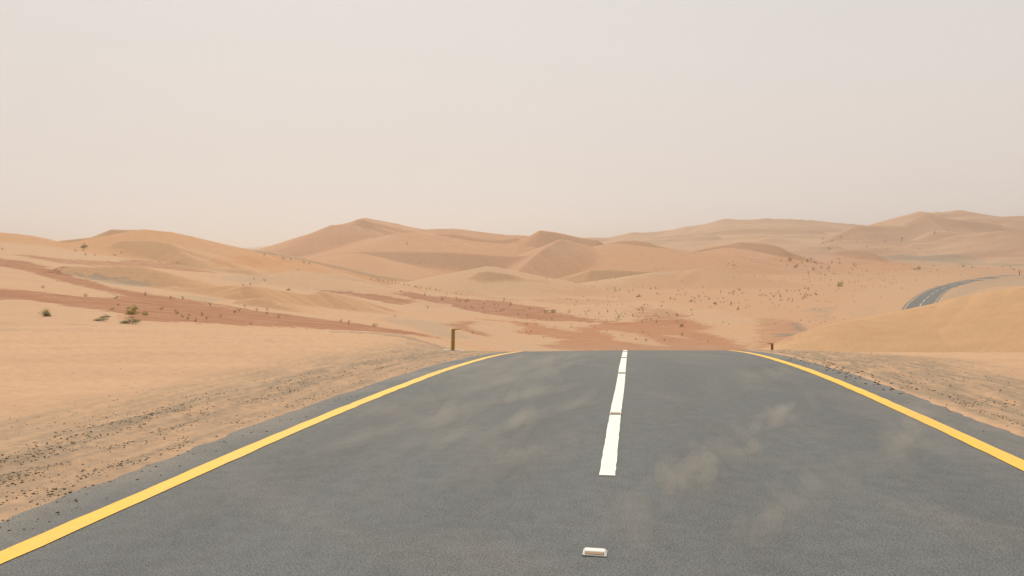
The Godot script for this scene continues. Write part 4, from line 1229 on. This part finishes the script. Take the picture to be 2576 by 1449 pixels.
	plants("tiny dark shrub on the middle red band of the valley floor", "shrubs on the valley red band", [-30.9, 331.6, 0.73, 0.72, -18.2, 314.4, 1.04, 0.85, -18.5, 302.8, 1.00, 0.87, -4.0, 261.8, 0.86, 0.78, -28.8, 322.3, 0.64, 0.67, -9.5, 253.3, 0.50, 0.42, -13.6, 264.2, 0.58, 0.52, -25.4, 275.6, 0.91, 1.04, -18.2, 312.4, 0.62, 0.64, -5.3, 258.5, 0.57, 0.50, -22.3, 309.5, 0.68, 0.59, -32.6, 283.5, 0.75, 0.90, -16.1, 262.6, 0.69, 0.65, -23.6, 322.3, 0.85, 0.83, -14.2, 266.3, 0.47, 0.54, -31.3, 288.4, 0.51, 0.46, -3.6, 326.9, 0.86, 1.02, -2.9, 268.0, 0.59, 0.67, -6.0, 274.8, 0.42, 0.39, -3.6, 320.3, 0.49, 0.47, -19.4, 283.5, 0.94, 0.88, -29.2, 335.2, 0.59, 0.57, -11.0, 298.1, 0.79, 0.93, 4.3, 270.5, 0.59, 0.54, 2.1, 250.9, 0.55, 0.59, -6.9, 298.1, 0.66, 0.63, -10.4, 268.4, 0.47, 0.50, -0.4, 300.9, 0.53, 0.43, -5.3, 294.8, 0.52, 0.58, -0.7, 295.8, 0.59, 0.48, 12.6, 271.4, 0.60, 0.57, 11.6, 263.8, 0.87, 0.95, -10.4, 271.4, 0.60, 0.53, 10.1, 244.7, 0.43, 0.40, 5.1, 250.5, 0.66, 0.61, -0.6, 300.9, 0.99, 1.07, 13.2, 263.0, 0.40, 0.46, 6.6, 279.1, 0.61, 0.67])
	plants("tiny grey-brown shrub on the open valley floor right of centre", "shrubs in the valley centre", [50.1, 230.9, 0.51, 0.42, 43.4, 236.4, 0.52, 0.58, 41.9, 266.7, 0.41, 0.34, 52.8, 302.8, 1.00, 0.85, 32.9, 240.9, 0.53, 0.62, 35.9, 290.2, 0.45, 0.37, 48.8, 285.3, 0.94, 1.12, 34.2, 241.7, 0.80, 0.95, 27.8, 326.4, 0.72, 0.80, 36.2, 246.6, 0.54, 0.45, 29.3, 234.6, 0.52, 0.44, 49.8, 286.6, 0.50, 0.44, 25.9, 271.4, 0.54, 0.49, 25.2, 253.7, 0.39, 0.40, 39.4, 246.3, 0.54, 0.55, 46.9, 281.3, 0.56, 0.52, 46.8, 250.1, 0.55, 0.64, 39.1, 228.1, 0.75, 0.88, 55.9, 256.9, 0.56, 0.54, 29.8, 258.9, 0.68, 0.64, 38.6, 257.7, 0.68, 0.76, 36.1, 260.9, 0.52, 0.55, 43.6, 228.8, 0.45, 0.48, 38.4, 296.7, 0.46, 0.48, 40.6, 242.4, 0.37, 0.42, 25.4, 260.5, 0.57, 0.61, 27.3, 273.1, 0.72, 0.64, 54.8, 251.7, 0.83, 0.97, 37.4, 258.5, 0.57, 0.61, 38.8, 307.1, 0.61, 0.62, 46.5, 276.1, 0.91, 0.87, 33.9, 236.1, 0.47, 0.46, 54.4, 303.3, 0.67, 0.66, 41.1, 235.7, 0.52, 0.61, 53.7, 294.4, 0.45, 0.50, 40.5, 254.1, 0.56, 0.65, 33.5, 297.1, 0.46, 0.40, 54.5, 249.7, 0.55, 0.60, 27.7, 242.8, 0.43, 0.35, 41.4, 324.4, 0.50, 0.57, 48.9, 257.3, 0.68, 0.73, 52.3, 252.5, 0.44, 0.51, 53.7, 262.6, 0.69, 0.56, 45.0, 309.0, 0.61, 0.61, 35.4, 249.4, 0.82, 0.79, 33.4, 335.2, 0.52, 0.47, 58.0, 295.3, 0.97, 0.84, 47.2, 273.1, 0.72, 0.73, 65.0, 274.8, 0.73, 0.78, 32.6, 233.5, 0.77, 0.78, 28.2, 273.5, 0.54, 0.50, 43.7, 229.1, 0.50, 0.55, 42.3, 237.9, 0.52, 0.48, 60.8, 254.9, 0.50, 0.57, 25.4, 306.6, 0.61, 0.70, 47.8, 247.8, 0.54, 0.51, 20.2, 268.4, 0.89, 0.92, 35.8, 311.9, 0.48, 0.45, 33.9, 269.2, 0.89, 1.00, 33.2, 300.9, 0.46, 0.54, 89.1, 318.3, 0.75, 0.57, 81.9, 308.5, 0.73, 0.63, 83.3, 278.2, 0.66, 0.57, 89.6, 389.0, 0.92, 0.71, 77.0, 318.3, 0.75, 0.77, 57.9, 427.3, 0.81, 0.88, 62.4, 405.8, 1.15, 1.07, 113.7, 374.6, 0.88, 0.85, 87.1, 301.8, 1.07, 1.10, 55.7, 401.3, 0.66, 0.64, 75.8, 289.8, 0.55, 0.44, 92.8, 310.0, 0.51, 0.51, 82.4, 342.1, 1.21, 0.99, 72.2, 335.7, 0.71, 0.65, 117.2, 400.7, 0.85, 0.70, 120.0, 392.6, 0.65, 0.51, 82.0, 275.6, 0.97, 0.99, 77.2, 421.9, 0.99, 0.97, 86.2, 349.7, 0.99, 1.03, 90.0, 354.6, 0.58, 0.51, 106.8, 388.4, 0.82, 0.80, 72.8, 379.9, 1.07, 0.95, 86.6, 314.4, 0.74, 0.81, 71.5, 335.2, 0.71, 0.68, 94.8, 340.0, 1.20, 0.95, 92.2, 323.4, 0.61, 0.49, 81.0, 324.9, 0.54, 0.51, 87.0, 335.2, 1.18, 1.31, 108.0, 377.6, 0.89, 0.68, 106.1, 363.1, 0.68, 0.62, 110.1, 378.2, 1.34, 1.34, 59.0, 416.0, 1.18, 1.28, 80.8, 426.6, 1.21, 1.05, 54.5, 400.1, 1.13, 1.08, 81.0, 421.9, 0.70, 0.77, 71.1, 340.5, 0.96, 0.82, 121.7, 405.8, 1.43, 1.22, 100.4, 324.9, 0.54, 0.52, 88.9, 404.5, 0.95, 0.95, 73.4, 375.8, 0.80, 0.64])
	plants("tiny dark shrub on the sand slope left of the far road", "shrubs on the slope by the far road", [132.6, 344.3, 0.72, 0.83, 116.3, 326.9, 0.62, 0.65, 151.7, 400.1, 0.84, 0.88, 146.7, 394.5, 0.66, 0.78, 139.2, 366.5, 0.92, 1.12, 148.3, 382.9, 0.56, 0.66, 130.7, 399.4, 0.84, 0.84, 132.3, 341.0, 0.64, 0.75, 115.1, 324.9, 0.48, 0.56, 121.7, 366.5, 0.61, 0.76, 141.7, 365.9, 0.54, 0.66, 116.7, 315.9, 0.46, 0.53, 118.8, 355.2, 0.89, 1.05, 146.5, 364.2, 0.76, 1.02, 146.8, 365.9, 0.92, 0.97, 138.5, 359.1, 0.90, 1.07, 104.7, 304.7, 0.51, 0.75, 130.3, 374.0, 0.55, 0.69, 127.7, 333.1, 1.05, 1.30, 149.2, 372.9, 0.78, 0.95, 120.8, 326.4, 0.68, 0.98, 138.2, 354.1, 0.89, 1.22, 127.4, 374.0, 0.63, 0.71, 131.3, 340.0, 0.85, 1.27, 122.6, 335.2, 0.56, 0.83, 123.0, 347.5, 1.09, 1.61, 141.2, 359.1, 0.75, 0.99, 111.8, 329.0, 0.55, 0.78, 117.8, 323.9, 0.68, 0.78, 160.1, 409.6, 1.29, 1.50, 142.4, 392.6, 1.23, 1.27, 117.6, 357.4, 0.90, 1.23, 121.5, 352.4, 0.74, 0.76, 152.3, 403.9, 0.59, 0.84, 147.3, 400.1, 0.59, 0.73, 135.8, 385.9, 0.81, 1.04, 116.7, 330.5, 0.48, 0.63, 103.0, 313.4, 0.46, 0.51, 120.9, 350.2, 0.73, 0.87, 163.6, 423.9, 0.71, 0.97])
	plants("tiny dark shrub on the orange flat below the far hills", "shrubs under the far hills", [333.8, 712.9, 1.68, 1.35, 270.1, 668.6, 1.26, 0.86, 256.7, 685.5, 2.42, 2.27, 296.9, 710.6, 1.67, 1.30, 373.2, 864.2, 2.44, 2.00, 328.0, 679.1, 1.28, 1.03, 388.1, 901.5, 2.55, 1.69, 319.2, 810.5, 1.91, 1.63, 282.7, 728.7, 2.58, 1.80, 357.3, 766.1, 1.62, 1.31, 311.4, 800.4, 1.70, 1.41, 254.9, 682.3, 1.93, 1.45, 358.1, 900.1, 1.70, 1.19, 268.0, 675.9, 2.39, 1.81, 276.8, 653.0, 1.54, 1.16, 353.9, 850.8, 1.60, 1.08, 301.4, 678.0, 1.60, 1.28, 250.4, 690.9, 1.63, 1.09, 355.1, 903.0, 2.13, 1.71, 260.2, 693.1, 1.31, 0.85, 272.5, 714.0, 1.68, 1.17, 282.6, 677.0, 1.44, 1.10, 319.5, 802.9, 2.27, 1.48, 361.9, 860.2, 3.04, 2.91, 373.8, 828.5, 2.93, 2.22, 283.4, 708.4, 1.67, 1.08, 333.6, 816.9, 1.54, 1.34, 262.7, 653.0, 1.08, 0.96, 264.3, 702.9, 1.66, 1.41, 253.5, 681.2, 1.93, 1.74, 257.0, 658.2, 2.33, 1.49, 283.5, 694.1, 2.45, 2.30, 252.9, 714.0, 1.68, 1.60, 271.1, 683.4, 1.93, 1.80, 258.7, 626.0, 2.21, 1.66, 269.8, 697.4, 1.15, 0.95, 376.4, 873.8, 1.44, 0.97, 266.9, 657.1, 1.55, 1.30, 355.8, 796.7, 1.50, 1.10, 290.3, 725.3, 2.05, 1.36, 322.8, 719.6, 2.03, 1.86, 389.6, 865.6, 2.45, 2.12, 282.2, 661.3, 1.40, 1.14, 392.5, 856.2, 1.82, 1.62, 288.1, 692.0, 2.45, 1.84])
	plants("tiny dark shrub on the pale far hills", "shrubs on the far hills", [472.9, 1156.3, 2.72, 1.51, 397.6, 950.8, 3.36, 2.19, 568.1, 1110.2, 2.62, 1.89, 508.6, 1242.7, 2.64, 1.96, 557.2, 1041.2, 2.21, 1.44, 493.1, 1210.0, 3.42, 2.28, 509.2, 1292.3, 3.04, 1.64, 498.2, 1152.7, 3.26, 2.56, 379.2, 1010.7, 2.38, 1.51, 556.8, 1054.3, 1.74, 1.09, 526.4, 1076.0, 2.54, 1.80, 502.4, 1056.0, 1.99, 1.13, 572.8, 1117.2, 3.95, 2.94, 488.8, 1046.1, 2.96, 2.09, 510.0, 1034.7, 1.95, 1.41, 485.0, 1069.3, 2.27, 1.31])
	plants("tiny dark shrub on the flat beyond the far road", "shrubs beyond the far road", [527.7, 887.5, 3.49, 2.28, 521.7, 887.5, 2.09, 1.58, 552.6, 836.3, 3.28, 1.93, 442.1, 789.2, 1.65, 1.13, 527.6, 841.5, 1.76, 1.30, 520.6, 858.8, 2.70, 2.13, 451.7, 875.1, 1.83, 1.34, 485.0, 873.8, 2.29, 1.38, 569.8, 868.3, 2.05, 1.49, 569.4, 853.5, 1.56, 1.10, 513.4, 865.6, 2.04, 1.59, 568.8, 880.6, 2.77, 1.75])
	plants("small dark shrub on the red sand close beyond the road crest", "shrubs beyond the crest", [31.5, 177.5, 0.63, 0.74, 3.7, 195.3, 0.46, 0.46, 45.6, 176.4, 0.37, 0.38, 34.5, 199.3, 0.42, 0.51, 34.9, 192.9, 0.32, 0.29, 25.1, 200.9, 0.38, 0.41, 16.4, 210.6, 0.60, 0.62, 36.0, 178.9, 0.51, 0.57, 4.2, 191.1, 0.36, 0.35, 4.1, 217.3, 0.61, 0.56, 4.9, 197.5, 0.47, 0.53, 43.0, 191.4, 0.54, 0.63, 12.2, 214.6, 0.51, 0.45, 23.2, 212.2, 0.45, 0.40])
	for k in ["green_bush", "low_shrub", "dry_shrub", "grass_tussock"]:
		proto[k].free()
	# beyond some hundred of them: the tiniest, as one object
	var r := RandomNumberGenerator.new()
	r.seed = 12
	var spots := []
	while spots.size() < 420:
		var d := r.randf_range(190.0, 820.0)
		var x := d * r.randf_range(0.03, 0.62)
		if absf(x - road_x(d)) < 16.0 or x > road_x(d) + 5.0:
			continue
		if mid_noise.get_noise_2d(x * 0.02 + 300.0, d * 0.02) < -0.05 + 0.4 * r.randf() - (0.1 if d > 300.0 else 0.0):
			continue
		var h := height_at(x, d)
		if h > 3.0:
			continue
		spots.append(Vector3(x, h, -d))
	var mm := MultiMesh.new()
	mm.transform_format = MultiMesh.TRANSFORM_3D
	mm.mesh = proto["small_0"]
	mm.instance_count = spots.size()
	for i in spots.size():
		var size: float = r.randf_range(0.45, 1.0) * clampf(-spots[i].z / 350.0, 0.7, 1.4)
		mm.set_instance_transform(i, Transform3D(Basis(Vector3.UP, r.randf() * TAU).scaled(Vector3(size, size * r.randf_range(0.6, 1.0), size)), spots[i]))
	var o := MultiMeshInstance3D.new()
	o.name = "scrub"
	o.multimesh = mm
	o.material_override = proto.leafy
	add_child(o)
	o.set_meta("kind", "stuff")
	o.set_meta("label", "tiniest dark scrub sprinkled over the valley floor")


# ---------------------------------------------------------------- sand that the wind drives over the road
func build_blowing_sand():
	var root := Node3D.new()
	root.name = "blowing_sand"
	root.set_meta("kind", "stuff")
	root.set_meta("label", "thin veils of blown sand drifting low over the asphalt and the crest")
	add_child(root)
	var r := RandomNumberGenerator.new()
	r.seed = 19
	# place across and along the road, length, width, density of each veil
	for v in [[-1.2, 8.4, 2.3, 0.30, 0.55], [-1.5, 10.2, 2.6, 0.32, 0.5], [-2.1, 12.0, 3.4, 0.40, 0.36], [-2.6, 16.4, 4.6, 0.6, 0.26], [-1.7, 15.4, 4.0, 0.5, 0.26], [0.75, 6.4, 1.7, 0.28, 0.75], [1.75, 8.9, 1.9, 0.2, 0.5], [1.35, 5.5, 1.4, 0.26, 0.42], [3.1, 8.4, 2.4, 0.3, 0.36], [2.4, 13.3, 3.6, 0.4, 0.2], [-2.9, 9.4, 2.6, 0.35, 0.2], [-0.9, 6.4, 1.6, 0.3, 0.25], [-2.5, 7.4, 1.7, 0.35, 0.3]]:
		for k in 22:
			var fog := FogVolume.new()
			fog.name = "veil"
			fog.shape = RenderingServer.FOG_VOLUME_SHAPE_ELLIPSOID
			var along: float = clampf(0.38 * r.randfn(), -0.8, 0.8)
			var small := r.randf_range(0.25, 1.0)
			fog.size = Vector3(v[3] * (0.25 + 0.65 * small), r.randf_range(0.04, 0.13), v[2] * (0.22 + 0.6 * small))
			var m := FogMaterial.new()
			m.density = v[4] * r.randf_range(0.25, 0.6) * (1.2 - 0.5 * small)
			m.albedo = Color(0.93, 0.82, 0.69).linear_to_srgb()
			fog.material = m
			root.add_child(fog, true)
			fog.position = on_road(v[1] + along * v[2], v[0] + along * 0.45 * v[2] + 0.45 * v[3] * r.randfn(), r.randf_range(0.04, 0.09))
			fog.rotation.y = -0.35 + 0.25 * r.randfn()
	for k in 8:
		var fog := FogVolume.new()
		fog.name = "veil"
		fog.shape = RenderingServer.FOG_VOLUME_SHAPE_ELLIPSOID
		fog.size = Vector3(r.randf_range(3.0, 5.0), r.randf_range(0.14, 0.26), r.randf_range(4.0, 7.0))
		var m := FogMaterial.new()
		m.density = 0.05
		m.albedo = Color(0.85, 0.70, 0.54).linear_to_srgb()
		fog.material = m
		root.add_child(fog, true)
		fog.position = on_road(29.0 + 1.5 * r.randfn(), -4.0 + 1.1 * k, 0.06)
